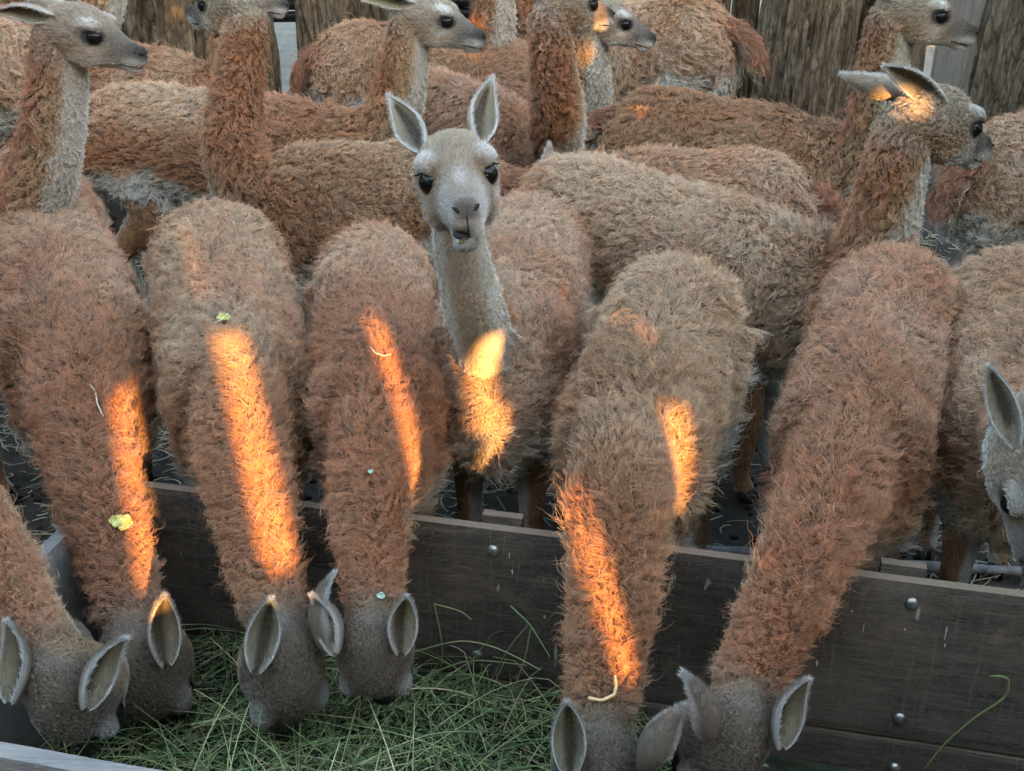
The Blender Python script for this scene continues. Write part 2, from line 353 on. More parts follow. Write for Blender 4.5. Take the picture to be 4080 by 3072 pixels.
    hc = mix(hc, np.tile(BLACK * 1.5, (nv, 1)), (1 - sstep(er, .85, 1.15)) * (1 - face))
    if face > 0:
        FB = np.array([.335, .255, .180]); top = sstep(u_, -.02, .02) * (1 - sstep(f_, .13, .17)); hc = mix(hc, np.tile(FB, (nv, 1)), face * top * .75)
        hc = mix(hc, np.tile(FB * .95, (nv, 1)), face * (1 - sstep(np.abs(l_), .018, .034)) * sstep(f_, .12, .16) * (1 - sstep(f_, .20, .23)) * .7); hc = mix(hc, np.tile(LWHITE * .70, (nv, 1)), face * sstep(f_, .15, .20) * (.15 + .45 * sstep(np.abs(l_), .018, .034)))
        hc = mix(hc, np.tile(FAWN * .62, (nv, 1)), face * np.exp(-((f_ - .160) / .020) ** 2 - ((np.abs(l_) - .038) / .014) ** 2) * .85)
        hc = mix(hc, np.tile(DGREY * .8, (nv, 1)), face * sstep(f_, .236, .252) * (1 - sstep(np.abs(l_), .016, .024)) * sstep(u_, -.058, -.048) * .85)
        hc = mix(hc, np.tile(LWHITE, (nv, 1)), face * np.exp(-((f_ - .118) / .028) ** 2 - ((np.abs(l_) - .056) / .020) ** 2 - ((u_ - .022) / .017) ** 2) * 1.0)
        hc = mix(hc, np.tile(BLACK * 1.5, (nv, 1)), (1 - sstep(er, .65, .95)))
        if mouth: hc = mix(hc, np.tile(np.array([.15, .145, .125]), (nv, 1)), sstep(-u_, .090, .098) * sstep(f_, .205, .225) * .85)
        hc = mix(hc, np.tile(LWHITE * .95, (nv, 1)), face * np.exp(-((f_ - .190) / .018) ** 2 - (l_ / .012) ** 2) * (u_ > -.05) * .8)
        hc = mix(hc, np.tile(LWHITE, (nv, 1)), face * sstep(np.abs(l_), .012, .03) * sstep(f_, .165, .2) * .3)
    c[Hd] = hc[Hd]
    ln[Hd] = ((.017 - .002 * hdark) - (.010 - .002 * hdark) * sstep(f_, .08, .17))[Hd]; lift[Hd] = .42; curl[Hd] = .6; ln[Hd & (er < 1.0)] = 0; ln[Hd & (f_ > .235)] = .003
    if mouth: ln[Hd & (f_ > .225) & (u_ < -.072) & (u_ > -.094) & (l_ > -.012)] = 0
    for t_, outw in ((3, 1), (4, 1)):
        G = tg == t_
        sidev = (X - (hip + sho) / 2) @ S; wsgn = ww * np.sign(sidev) * 1.0
        # ww sign follows the leg's own side axis: compare against the trunk's side axis
        lc = mix(np.tile(FAWN * .55 + RED * .35, (nv, 1)), np.tile(WHITE * .9, (nv, 1)), sstep(-(N @ S) * np.sign(sidev) + (nz2 - .5) * .3, .0, .45))
        lc = mix(lc, np.tile(WHITE * .85, (nv, 1)), sstep(-(N @ g), .45, .8) * (.5 if t_ == 4 else .25))
        lc = mix(c, lc, sstep(tt, .08, .26))
        c[G] = lc[G]; ln[G] = (.036 - .026 * sstep(tt, .12, .45))[G]; lift[G] = .3; curl[G] = .5
    Tl = tg == 5; c[Tl] = mix(np.tile(RED * .75, (nv, 1)), np.tile(WHITE, (nv, 1)), sstep(N @ e, .1, .6))[Tl]; ln[Tl] = .06; lift[Tl] = .3
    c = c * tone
    # roots grow slightly upward out of flanks, droop on flanks
    lat = np.where((tg == 0)[:, None], S[None] * np.sign(ww)[:, None] * np.where(True, sstep(np.abs(ww), .02, .5), 0)[:, None] * 1.0, 0)
    Nn = N - flow * (N * flow).sum(1, keepdims=True)
    Kd = np.cross(flow, np.cross(Ue, flow)); Kl = nrm(Nn - Kd * (Nn * Kd).sum(1, keepdims=True))
    lat = lat + np.where((tg == 1)[:, None], Kl * sstep(np.abs(ww), .05, .5)[:, None] * 1.2 * (1 - .9 * throat), 0)
    if legs: pass
    flow = nrm(flow + lat + np.where((tg == 0)[:, None], -Z * .55 * (1 - np.abs(N @ U))[:, None], 0) + np.where((tg == 1)[:, None], -Z * .25, 0))

    base = np.array([*( (hip[:2] + sho[:2]) / 2), 0.0]) if legs or True else hip
    root = empty('guanaco', base); tag(root, label, 'guanaco', group); herd.append(root)
    me.name = 'body'; at = me.attributes.new('col', 'FLOAT_COLOR', 'POINT'); c4 = np.ones((nv, 4), np.float32); c4[:, :3] = c * (.60 + .25 * (1 - sstep(ln, .014, .030)))[:, None]; at.data.foreach_set('color', c4.ravel())  # darkened under long wool: shade in the fur gaps painted in
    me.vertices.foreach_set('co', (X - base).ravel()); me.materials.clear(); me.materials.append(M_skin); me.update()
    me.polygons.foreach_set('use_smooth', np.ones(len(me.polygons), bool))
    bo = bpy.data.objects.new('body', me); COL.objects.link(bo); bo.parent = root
    bvh = BVHTree.FromPolygons(X.tolist(), TR.tolist())
    def child(name, V, Fc, m, cols=None, par=None):
        o = mesh_obj(name, V, Fc, m, root, base, True, cols)
        if par is not None: o.parent = par
        return o
    def surf(pt, d):
        h = bvh.ray_cast(Vector(pt), Vector(d)); return np.array(h[0]) if h[0] is not None else np.asarray(pt) + np.asarray(d) * .05
    furV = []                                                       # extra (pos, normal, flow, len, col, lift) samples: ears
    # hooves (two toes each)
    for hp_, sd in hooves:
        for q in (-1, 1):
            V, Fc = ellipsoid(hp_ + S * q * .014 * s + g * .012 - np.array([0, 0, .018]), np.stack([g, S, Z]), np.array([.034, .013, .022]) * s, 6, 8); child('hoof', V, Fc, M_hoof)
    # eyes, lids, nostrils
    if eyes:
        for sd in (-1, 1):
            ec = H(.134, sd * .0475, -.012)
            E = nrm(Sh * sd * .85 + F * .50 + Uh * .02); Eu = Uh + Sh * sd * .38 - F * .10; Eu = nrm(Eu - E * (Eu @ E)); Et = np.cross(E, Eu); er_ = .0232 * k
            V, Fc = ellipsoid(ec, np.stack([E, Et, Eu]), np.array([.95, 1.0, .94]) * er_, 16, 22); eo = child('eye', V, Fc, M_eye)
            def lid(pole, pmax, rad_, nm):
                V = []; Fc = []; m_ = 22; n_ = 6
                for i_ in range(n_ + 1):
                    pa = pmax * i_ / n_
                    for j_ in range(m_):
                        az = 2 * math.pi * j_ / m_; pa2 = pa * (1 + .10 * math.cos(2 * az)); rr = er_ * rad_ * (1 + .05 * (i_ == n_ - 1))
                        V.append(ec + (Eu * pole * math.cos(pa2) + (E * math.cos(az) + Et * math.sin(az)) * math.sin(pa2)) * rr)
                for i_ in range(n_):
                    for j_ in range(m_): Fc.append((i_*m_+j_, i_*m_+(j_+1) % m_, (i_+1)*m_+(j_+1) % m_, (i_+1)*m_+j_))
                child(nm, np.array(V), Fc, M_lid)
            lid(1, .62, 1.05, 'upper_eyelid'); lid(-1, .55, 1.04, 'lower_eyelid')
            LV, LF = [], []
            for q in range(16):
                az = -1.25 + 2.5 * q / 15 + rg.uniform(-.05, .05); rad_ = E * math.cos(az) + Et * math.sin(az)
                b0 = ec + (Eu * math.cos(.62) + rad_ * math.sin(.62)) * er_ * 1.05
                dd = nrm(rad_ * 1.0 - Eu * .05 + rg.normal(0, .08, 3)); l0 = (.013 + rg.uniform(-.003, .002)) * k
                p1 = b0 + dd * l0 * .55 - Uh * .002 * k; p2 = b0 + dd * l0 - Uh * .001 * k; w3 = [.0010 * k, .0008 * k, .0002]
                V, Fc, _ = tube(np.array([b0, p1, p2]), np.array([dd, dd, dd]), np.tile(Uh, (3, 1)), w3, w3, w3, 4)
                LF += [tuple(i_ + sum(len(x) for x in LV) for i_ in f) for f in Fc]; LV.append(V)
            child('eyelashes', np.concatenate(LV), LF, M_lash)
            nc = surf(H(.30, sd * .0135, -.0395), -F) if True else H(.262, sd * .015, -.04)
            V, Fc = ellipsoid(nc - F * .003 * k, np.stack([nrm(F), nrm(Sh * sd * .75 + Uh * .65), nrm(Uh * .75 - Sh * sd * .65)]), np.array([.0050, .0120, .0042]) * k, 8, 12); child('nostril', V, Fc, M_nostril)
        # mouth line following the lips
        if not mouth:
            pts = []
            for q in np.linspace(-1, 1, 19):
                fz = .262 - .07 * abs(q) ** 1.6; pt = H(fz + .02 * (1 - abs(q)), 0, -.080 + .004 * abs(q))
                d = nrm(F * (1 - abs(q)) * 1.2 + Sh * np.sign(q) * min(1, abs(q) * 2.2)); pts.append(surf(pt + d * .12, -d))
            pts = np.array(pts); pts[1:-1] = (pts[:-2] + 2 * pts[1:-1] + pts[2:]) / 4
            wd = np.full(19, .0026 * k); V, Fc, _ = tube(pts, np.gradient(pts, axis=0), np.tile(Uh, (19, 1)), wd, wd, wd, 8); child('mouth', V, Fc, M_nostril)
        else:
            V, Fc = ellipsoid(H(.240, .0125, -.0845), np.stack([F, nrm(Sh + Uh * .18), nrm(Uh - Sh * .18)]), np.array([.022, .0155, .0075]) * k, 10, 16); mo = child('mouth', V, Fc, M_nostril)
            V, Fc = ellipsoid(H(.2515, .0115, -.087), HA, np.array([.011, .0095, .0032]) * k, 8, 12); child('gum', V, Fc, M_gum)
            for q in range(3):
                V, Fc = ellipsoid(H(.2535 - .0012 * abs(q - 1.0), .010 + q * .0052, -.0915), HA, np.array([.0028, .0025, .0034]) * k, 6, 8); child('tooth', V, Fc, M_tooth)
            pts = np.array([surf(H(.33, .0015, uu_), -F) for uu_ in np.linspace(-.046, -.082, 8)]); wd = np.full(8, .0016 * k)
            V, Fc, _ = tube(pts, np.gradient(pts, axis=0), np.tile(Sh, (8, 1)), wd, wd, wd, 6); child('lip_cleft', V, Fc, M_nostril)
    # ears
    for q, ed in enumerate(ears):
        if ed is None: continue
        sd = 1 if q == 0 else -1
        eb = earbase or (.016, .050, .020); b0 = H(eb[0], sd * eb[1], eb[2]); A = nrm(F * ed[0] + Sh * ed[1] + Uh * ed[2])
        oh = earopen[q] if earopen is not None and earopen[q] is not None else (.75, sd * .75, -.15)
        O = F * oh[0] + Sh * oh[1] + Uh * oh[2]; O = nrm(O - A * (O @ A)); W = np.cross(A, O)
        nl, nw = 16, 13; t = np.linspace(0, 1, nl)[:, None]; j = np.linspace(-1, 1, nw)[None]
        wid = .0250 * (np.sin(np.pi * np.clip(t, 0, 1) ** .88) ** .95 * .97 + .30 * (1 - t) ** 3) * k
        ph = j * (2.15 - .95 * t)
        ln_e = .165 * k * hs_ear
        rad = wid / np.sin(np.minimum(1.35, 1.9 - .8 * t))
        bend = O[None, None] * (-.020 * k * np.sin(np.pi * t * .9))[..., None]
        ctr = b0 + A[None, None] * (t * ln_e)[..., None] + bend + W[None, None] * 0
        inner = ctr + W * (rad * np.sin(ph))[..., None] - O * (rad * (np.cos(ph) - .4))[..., None]
        nn = nrm(W * np.sin(ph)[..., None] - O * np.cos(ph)[..., None]) * np.ones((nl, nw, 1))
        th_ = (.0030 * k) * (1 - .5 * np.abs(j))[..., None]
        outer = inner + nn * th_
        V = np.concatenate([inner.reshape(-1, 3), outer.reshape(-1, 3)]); n1 = nl * nw; Fc = []
        for i in range(nl - 1):
            for jj in range(nw - 1):
                a_ = i * nw + jj; Fc.append((a_, a_ + 1, a_ + nw + 1, a_ + nw)); Fc.append((n1 + a_ + nw, n1 + a_ + nw + 1, n1 + a_ + 1, n1 + a_))
            a_ = i * nw; Fc.append((a_ + nw, n1 + a_ + nw, n1 + a_, a_)); a_ = i * nw + nw - 1; Fc.append((a_, n1 + a_, n1 + a_ + nw, a_ + nw))
        a_ = (nl - 1) * nw
        for jj in range(nw - 1): Fc.append((a_ + jj, a_ + jj + 1, n1 + a_ + jj + 1, n1 + a_ + jj))
        J = np.abs(j) * np.ones((nl, 1)); TT = t * np.ones((1, nw))
        edge = np.maximum(sstep(J, .80, .98), sstep(TT, .86, .98)); ci = mix(np.tile(np.array([.075, .058, .042]), (n1, 1)), np.tile(LWHITE, (n1, 1)), edge.ravel())
        ci = mix(ci, np.tile(np.array([.30, .265, .19]), (n1, 1)), (sstep(J, .15, .45) * (1 - edge)).ravel() * .9)
        co = mix(np.tile(GREY * .85, (n1, 1)), np.tile(LWHITE * .9, (n1, 1)), np.maximum(sstep(J, .7, 1.0), sstep(TT, .85, 1)).ravel() * .8)
        cols = np.concatenate([ci, co]) * (tone * .5 + .5)
        child('ear', V, Fc, M_ear, cols * .9)
        if FUR:
            ne = int(4200 * dens); ii = rg.uniform(0, nl - 1.01, ne); jj = rg.uniform(0, nw - 1.01, ne)
            edgef = rg.random(ne) < .18; jj[edgef] = np.where(rg.random(edgef.sum()) < .5, rg.uniform(0, .8, edgef.sum()), rg.uniform(nw - 1.8, nw - 1.01, edgef.sum()))
            i0, j0 = ii.astype(int), jj.astype(int); fi, fj = (ii - i0)[:, None], (jj - j0)[:, None]
            def smp(Gd): Gd = Gd.reshape(nl, nw, -1); return Gd[i0, j0] * (1-fi)*(1-fj) + Gd[i0+1, j0]*fi*(1-fj) + Gd[i0, j0+1]*(1-fi)*fj + Gd[i0+1, j0+1]*fi*fj
            isin = rg.random(ne) < .5
            p = np.where(isin[:, None], smp(inner), smp(outer)); n_ = smp(nn) * np.where(isin, -1, 1)[:, None]
            cc = np.where(isin[:, None], smp(ci), smp(co)); jn = (jj / (nw - 1) * 2 - 1)
            fl = nrm(A[None] * .9 + np.where(isin[:, None], W[None] * (-np.sign(jn) * .6)[:, None], 0) + np.where((np.abs(jn) > .85)[:, None], W[None] * np.sign(jn)[:, None] * .7 + O * .3, 0))
            furV.append((p, n_, fl, np.full(ne, .0092 * k) * rg.uniform(.6, 1.2, ne), cc * tone, np.full(ne, .22)))
    if FUR: fur(root, base, X, N, TR, c, ln * furlen * s, lift, curl, flow, furV, dens, rg, seed, tg)
    return root

def fur(root, base, X, N, TR, c, ln, lift, curl, flow, extra, dens, rg, seed, tg):
    # strand roots on the surface, thinner with distance; none on what cannot come into view
    tc = X[TR].mean(1); tn = nrm(np.cross(X[TR[:, 1]] - X[TR[:, 0]], X[TR[:, 2]] - X[TR[:, 0]]))
    area = np.linalg.norm(np.cross(X[TR[:, 1]] - X[TR[:, 0]], X[TR[:, 2]] - X[TR[:, 0]]), axis=1) / 2
    px, py, zc = project(tc); dist = np.linalg.norm(tc - CAMP, axis=1)
    view = (tn * nrm(CAMP - tc)).sum(1)
    inside = (px > -450) & (px < 4530) & (py > -350) & (py < 3350) & (zc > 0)
    pxm = (FPX / 4080 * 1024) / dist                                # pixels per metre
    lt = ln[TR].mean(1)
    short = np.where(lt < .018, 2.6, np.where(lt < .026, 1.6, 1.0))
    d_ = .50 * pxm ** 2 * short * dens * inside * np.where(view > .1, 1, np.where(view > -.25, .75, np.where(view > -.6, .25, 0))) * (lt > .001)
    d_ = d_ * np.where((tc[:, 1] > 2.9) & (tc[:, 2] < .52), .35, 1.0) * np.where((tc[:, 1] > 4.2) & (tc[:, 2] < .62), .4, 1.0)
    ex = area * d_; n = rg.poisson(ex); ti = np.repeat(np.arange(len(TR)), n); M = len(ti)
    r1, r2 = np.sqrt(rg.random(M)), rg.random(M); w = np.stack([1 - r1, r1 * (1 - r2), r1 * r2], 1)[..., None]
    g = lambda A: (A[TR[ti]] * (w if A.ndim == 2 else w[..., 0])).sum(1)
    p, nn, cc, l, lf, fl, cu = g(X), nrm(g(N)), g(c), g(ln), g(lift), nrm(g(flow)), g(curl)
    ext = [np.zeros(M, bool)]
    for (a, b_, f_, l_, c_, li) in extra:
        p = np.concatenate([p, a]); nn = np.concatenate([nn, nrm(b_)]); fl = np.concatenate([fl, f_]); l = np.concatenate([l, l_]); cc = np.concatenate([cc, c_]); lf = np.concatenate([lf, li]); cu = np.concatenate([cu, np.full(len(a), .15)]); ext.append(np.ones(len(a), bool))
    ext = np.concatenate(ext); M = len(p)
    if M < 50: return
    fl = nrm(fl - nn * (fl * nn).sum(1, keepdims=True))
    # swirl the combing direction a little
    sw = (vnoise(p * 6, seed + 3) - .5) * 2.4 + (vnoise(p * 20, seed + 4) - .5) * 1.7 + (vnoise(p * 55, seed + 6) - .5) * 1.0
    sw[ext] = 0; sw *= np.clip(l / .03, .25, 1)
    bi = np.cross(nn, fl); fl = fl * np.cos(sw)[:, None] + bi * np.sin(sw)[:, None]
    # locks
    dist = np.linalg.norm(p - CAMP, axis=1); pix = dist / (FPX / 4080 * 1024)
    pick = rg.random(M) < np.where(l > .026, 1 / 6., np.where(l > .014, 1 / 5., 1 / 3.)); seeds = np.nonzero(pick)[0]
    kd = KDTree(len(seeds))
    for i, q in enumerate(p[seeds]): kd.insert(q, i)
    kd.balance(); pl = p.tolist(); own = seeds[np.fromiter((kd.find(q)[1] for q in pl), int, M)]
    lj = rg.normal(0, 1, (M, 3)); lr = rg.random(M); ph = rg.random(M) * 6.28
    L_dir = nrm(fl[own] * np.cos(lf[own] * 1.3)[:, None] + nn[own] * np.sin(lf[own] * 1.3)[:, None] + lj[own] * (.17 * np.clip(cu[own], .2, 1))[:, None])
    S_dir = nrm(fl * np.cos(lf * 1.3)[:, None] + nn * np.sin(lf * 1.3)[:, None] + lj * .14)
    wild = (rg.random(M) < .09) & ~ext & (l > .02)
    ll = l * (.62 + .7 * lr[own]) * rg.uniform(.75, 1.1, M); ll[wild] *= 1.5; tuft = (rg.random(M)[own] < .09) & ~ext & (l > .026); ll[tuft] *= 1.5
    npt = 6; t = np.linspace(0, 1, npt)
    clump = np.where(l > .02, np.clip(1.02 - .085 * dist, .62, .88), .6); clump[ext] = .1; clump[wild] = .15
    far = np.linalg.norm(p - p[own], axis=1) > .03; clump[far] = .1
    pts = np.empty((M, npt, 3))
    bi = np.cross(nn, fl); amp = np.minimum(.0095, ll * .21) * cu
    for i, ti_ in enumerate(t):
        own_path = p + S_dir * (ll * ti_)[:, None]
        lock_path = p[own] + L_dir * (ll * ti_)[:, None] + (p - p[own]) * (1 - ti_ * .85)
        wgt = (clump * ti_ ** .8)[:, None]
        q = own_path * (1 - wgt) + lock_path * wgt
        bend = -(ti_ ** 2) * ll * .34 * np.clip(cu, .2, 1)
        q = q + nn * bend[:, None]
        a_ = ti_ * 9.5 + ph[own] + .35 * (ph - 3.14)
        q = q + (bi * (np.sin(a_) - np.sin(ph[own]))[:, None] + nn * (np.cos(a_) - np.cos(ph[own]))[:, None] * .6) * (amp * ti_)[:, None]
        pts[:, i] = q
    lockv = rg.random(M)[own]
    # reddish and pale locks; dark roots, light tips put self-shadow into the colour
    v = (.72 + .54 * lockv) * rg.uniform(.82, 1.18, M); rc = cc * v[:, None]
    warm = (rg.random(M)[own] < .25) & (l > .018); rc[warm] *= np.array([1.05, .90, .78])
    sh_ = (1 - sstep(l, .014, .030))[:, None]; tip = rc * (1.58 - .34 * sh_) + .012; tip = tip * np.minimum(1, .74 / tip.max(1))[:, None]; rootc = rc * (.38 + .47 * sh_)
    rad = np.clip(pix * .27, .00035, .0011) * np.where(l < .018, .75, 1.0)
    rad = np.where(ext, rad * .6, rad); rad = np.where(wild, rad * .7, rad)
    hc = bpy.data.hair_curves.new('fur'); hc.add_curves([npt] * M)
    hc.attributes['position'].data.foreach_set('vector', (pts - base).astype(np.float32).ravel())
    prof = np.array([1.0, 1.0, .9, .75, .52, .18])
    ra = hc.attributes.get('radius') or hc.attributes.new('radius', 'FLOAT', 'POINT'); ra.data.foreach_set('value', (rad[:, None] * prof).astype(np.float32).ravel())
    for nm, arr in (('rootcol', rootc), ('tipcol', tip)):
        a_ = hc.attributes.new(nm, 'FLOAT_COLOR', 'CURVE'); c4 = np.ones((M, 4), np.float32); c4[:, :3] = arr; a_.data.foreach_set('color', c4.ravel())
    hc.materials.append(M_fur)
    o = bpy.data.objects.new('fur', hc); COL.objects.link(o); o.parent = root
    global STRANDS; STRANDS += M
STRANDS = 0


# ------------------------------------------------------------------ ground
M_mud, nt, b = newmat("trampled_mud", .9, .25)
n1 = noise_tex(nt, 5, 6, rough=.65); n2 = noise_tex(nt, 60, 5, rough=.7)
c = ramp(nt, n1, [(.35, (.030, .025, .021)), (.6, (.062, .051, .042)), (.8, (.10, .083, .066))])
c = mixc(nt, ramp(nt, n2, [(.55, (0, 0, 0)), (.75, (.7, .7, .7))]), c, (.10, .085, .062)); nt.links.new(c, b.inputs['Base Color'])
bump(nt, b, n2, .8, .01)
gx = np.concatenate([np.linspace(-80, -4, 8)[:-1], np.linspace(-4, 4, 240), np.linspace(4, 80, 8)[1:]])
gy = np.concatenate([np.linspace(-80, 0, 8)[:-1], np.linspace(0, 8, 240), np.linspace(8, 80, 8)[1:]])
GX, GY = np.meshgrid(gx, gy); pp = np.stack([GX.ravel(), GY.ravel(), np.zeros(GX.size)], 1)
def ground_z(p):
    q = np.asarray(p, float).copy(); q[:, 2] = 0
    return (vnoise(q * 2.2, 1) - .5) * .05 + (vnoise(q * 9, 2) - .5) * .030 + (vnoise(q * 24, 3) - .5) * .018 - .012
pp[:, 2] = ground_z(pp); nxg, nyg = len(gx), len(gy)
ii = np.arange((nyg - 1) * nxg).reshape(nyg - 1, nxg)[:, :-1].ravel(); GF = np.stack([ii, ii + 1, ii + nxg + 1, ii + nxg], 1)
tag(mesh_obj('ground', pp, GF, M_mud), kind='structure')

# ------------------------------------------------------------------ strips of straw and pellets on the ground
def strips(name, n, area, lrange, wrange, mat, cols, zf, seed, tilt=.25, seg=3, keep=None):
    r = np.random.default_rng(seed); V = []; F = []; Cc = []
    x = r.uniform(area[0], area[1], n); y = r.uniform(area[2], area[3], n)
    if keep is not None:
        k = keep(x, y, r); x, y = x[k], y[k]; n = len(x)
    z = zf(x, y); a = r.uniform(0, 6.283, n); l = r.uniform(*lrange, n); w = r.uniform(*wrange, n) / 2
    up = r.normal(0, tilt, n); bend = r.normal(0, .5, n)
    t = np.linspace(-.5, .5, seg + 1)
    P0 = np.empty((n, seg + 1, 3)); ang = a[:, None] + bend[:, None] * t
    dx = np.cos(ang); dy = np.sin(ang)
    P0[..., 0] = x[:, None] + dx * l[:, None] * t; P0[..., 1] = y[:, None] + dy * l[:, None] * t; P0[..., 2] = z[:, None] + (up * l)[:, None] * t + .004 + np.abs(up * l)[:, None] * .3
    ns = np.stack([-dy, dx, r.normal(0, .4, (n, 1)) * np.ones_like(dx)], -1); ns = nrm(ns) * w[:, None, None]
    upv = np.array([0, 0, 1]) * w[:, None, None] * .8
    A = np.stack([P0 + ns, P0 + upv, P0 - ns], 2)       # a shallow ridge: three points across
    V = A.reshape(-1, 3); m = 3 * (seg + 1); base = (np.arange(n) * m)[:, None]
    q = []
    for i in range(seg):
        for k in range(2): q.append([i*3+k, i*3+k+1, i*3+3+k+1, i*3+3+k])
    F = (base[:, None, :] + np.array(q)[None]).reshape(-1, 4)
    ci = np.array(cols)[r.integers(0, len(cols), n)] * r.uniform(.7, 1.15, (n, 1)); Cc = np.repeat(ci, m, 0)
    return mesh_obj(name, V, F, mat, cols=Cc)
M_straw, nt, b = newmat('straw', .7, .3); nt.links.new(attr_col(nt), b.inputs['Base Color'])
gz = lambda x, y: ground_z(np.stack([x, y, 0 * x], 1))
def patchy(x, y, r): return r.random(len(x)) < np.clip((vnoise(np.stack([x * 1.6, y * 1.6, 0 * x], 1), 44) - .25) * 1.6, .08, 1)
tag(strips('straw_litter', 21000, (-2.6, 2.6, 2.2, 5.5), (.03, .13), (.0022, .0055), M_straw, [(.42, .37, .25), (.52, .47, .36), (.30, .26, .17), (.36, .37, .24)], gz, 5, keep=patchy), 'pale straw trampled into the mud between the hooves', 'straw', kind='stuff')
# dung pellets and clods
r = np.random.default_rng(9); n = 2600; x = r.uniform(-2.4, 2.4, n); y = r.uniform(2.2, 5.2, n); z = gz(x, y); ov, of_ = ellipsoid(np.zeros(3), np.eye(3), (1, .8, .7), 4, 6)
sz = r.uniform(.006, .016, n); V = (ov[None] * sz[:, None, None] * r.uniform(.8, 1.2, (n, 1, 3))) + np.stack([x, y, z + .003], 1)[:, None]
F = (np.array([f for f in of_])[None] + (np.arange(n) * len(ov))[:, None, None]).reshape(-1, 4)
M_clod, nt, b = newmat('clod', .85, .25); nt.links.new(attr_col(nt), b.inputs['Base Color'])
tag(mesh_obj('dung_pellets', V.reshape(-1, 3), F, M_clod, cols=np.repeat(np.array([.026, .021, .018]) * r.uniform(.6, 1.9, (n, 1)), len(ov), 0)), 'dark dung pellets and clods scattered over the mud', 'dung', kind='stuff')

# ------------------------------------------------------------------ trough
ZT = .55
TL, TRt = P(640, 1950, ZT), P(4080, 2380, ZT); td = nrm(TRt - TL); tn = np.array([td[1], -td[0], 0.0])      # tn: towards the camera
corner = TL + td * ((P(420, 1925, ZT) - TL) @ td); corner[2] = 0
fr = P(300, 2998, ZT); TW = (fr - TL) @ tn
TLEN = 3.3
def box(c0, ex, ey, ez):               # c0 corner, three edge vectors
    c0 = np.asarray(c0, float); V = [c0 + a * ex + b_ * ey + d * ez for d in (0, 1) for b_ in (0, 1) for a in (0, 1)]
    return np.array(V), [(0, 2, 3, 1), (4, 5, 7, 6), (0, 1, 5, 4), (2, 6, 7, 3), (0, 4, 6, 2), (1, 3, 7, 5)]
def board(name, c0, ex, ey, ez, mat, parent, org, nseg=24, wob=.003, seed=0):
    # a plank with slightly uneven, worn edges: subdivided along its length
    c0 = np.asarray(c0, float); V = []; F = []; rr = np.random.default_rng(seed)
    lat = [(.0, .06), (0, .94), (.12, 1), (.88, 1), (1, .94), (1, .06), (.88, 0), (.12, 0)]       # bevelled section (thickness, height)
    for i in range(nseg + 1):
        t = i / nseg; jt = (vnoise(np.array([[t * 7, seed, .3], [t * 7, seed, 5.3], [t * 21, seed, 9.1]]), seed) - .5) * 2 * wob
        for (a, h) in lat:
            V.append(c0 + ex * t + ey * a + ez * h + np.array([0, 0, 1]) * (jt[0] if h > .5 else jt[1]) + nrm(ey) * jt[2] * .6)
    m = len(lat)
    for i in range(nseg):
        for k in range(m): F.append((i*m+k, i*m+(k+1) % m, (i+1)*m+(k+1) % m, (i+1)*m+k))
    F.append(tuple(range(m))[::-1]); F.append(tuple(nseg*m+k for k in range(m)))
    # orient outwards
    bm = bmesh.new(); vs_ = [bm.verts.new(v - org) for v in V]
    for f in F: bm.faces.new([vs_[i] for i in f])
    bmesh.ops.recalc_face_normals(bm, faces=bm.faces)
    me = bpy.data.meshes.new(name); bm.to_mesh(me); bm.free(); me.materials.append(mat)
    o = bpy.data.objects.new(name, me); COL.objects.link(o); o.parent = parent
    return o
torg = np.array([*(corner + td * TLEN / 2 + tn * TW / 2)[:2], 0.0])
trough = tag(empty('feed_trough', torg), 'long dark weathered plank feed trough filled with green hay', 'trough')
def onback(px, py):                    # measured on the trough's back board
    d = ray(px, py); k = ((TL - CAMP) @ tn) / (d @ tn); return CAMP + d * k
seam = onback(3400, 2925)[2]
thk = .030; Z3 = np.array([0, 0, 1.0])
zs = [ZT, seam + .004, -.03]
board('plank', corner - tn * thk + Z3 * zs[1], td * TLEN, tn * thk, Z3 * (ZT - zs[1]), M_board, trough, torg, 60, .003, 1)
board('plank', corner - tn * (thk + .002) + Z3 * (zs[2]), td * TLEN, tn * thk, Z3 * (seam - .006 - zs[2]), M_board, trough, torg, 60, .003, 2)
board('plank', corner + td * .03 + tn * .002 + Z3 * .0, td * (TLEN - .03), tn * (TW - .004), Z3 * .03, M_board, trough, torg, 10, .001, 3).name = 'floor_board'
fb = board('plank', corner + tn * TW + Z3 * .20, td * TLEN, tn * .042, Z3 * (ZT - .20), M_boardtop, trough, torg, 60, .003, 4)
board('plank', corner + tn * TW + Z3 * .03, td * TLEN, tn * .040, Z3 * .165, M_board, trough, torg, 60, .003, 5)
board('end_board', corner + td * -.012 - tn * (thk + .01) + Z3 * .04, tn * (TW + .06), td * .042, Z3 * (ZT - .045), M_boardtop, trough, torg, 20, .003, 6)
for i, px in enumerate((1985, 3610, 500, 2900)):
    if i > 1: continue
    q = onback(px, 2110 if i == 0 else 2300); q = corner + td * ((q - corner) @ td)
    board('batten', np.array([*(q - tn * (thk + .032))[:2], .0]) - td * .045, td * .09, tn * .028, Z3 * (ZT + .014), M_board, trough, torg, 4, .001, 20 + i)
M_bolt, nt, b = newmat('galvanised_bolt', .38, .5); b.inputs['Metallic'].default_value = .85
nt.links.new(ramp(nt, noise_tex(nt, 120, 4), [(.35, (.16, .16, .14)), (.7, (.42, .43, .39))]), b.inputs['Base Color'])
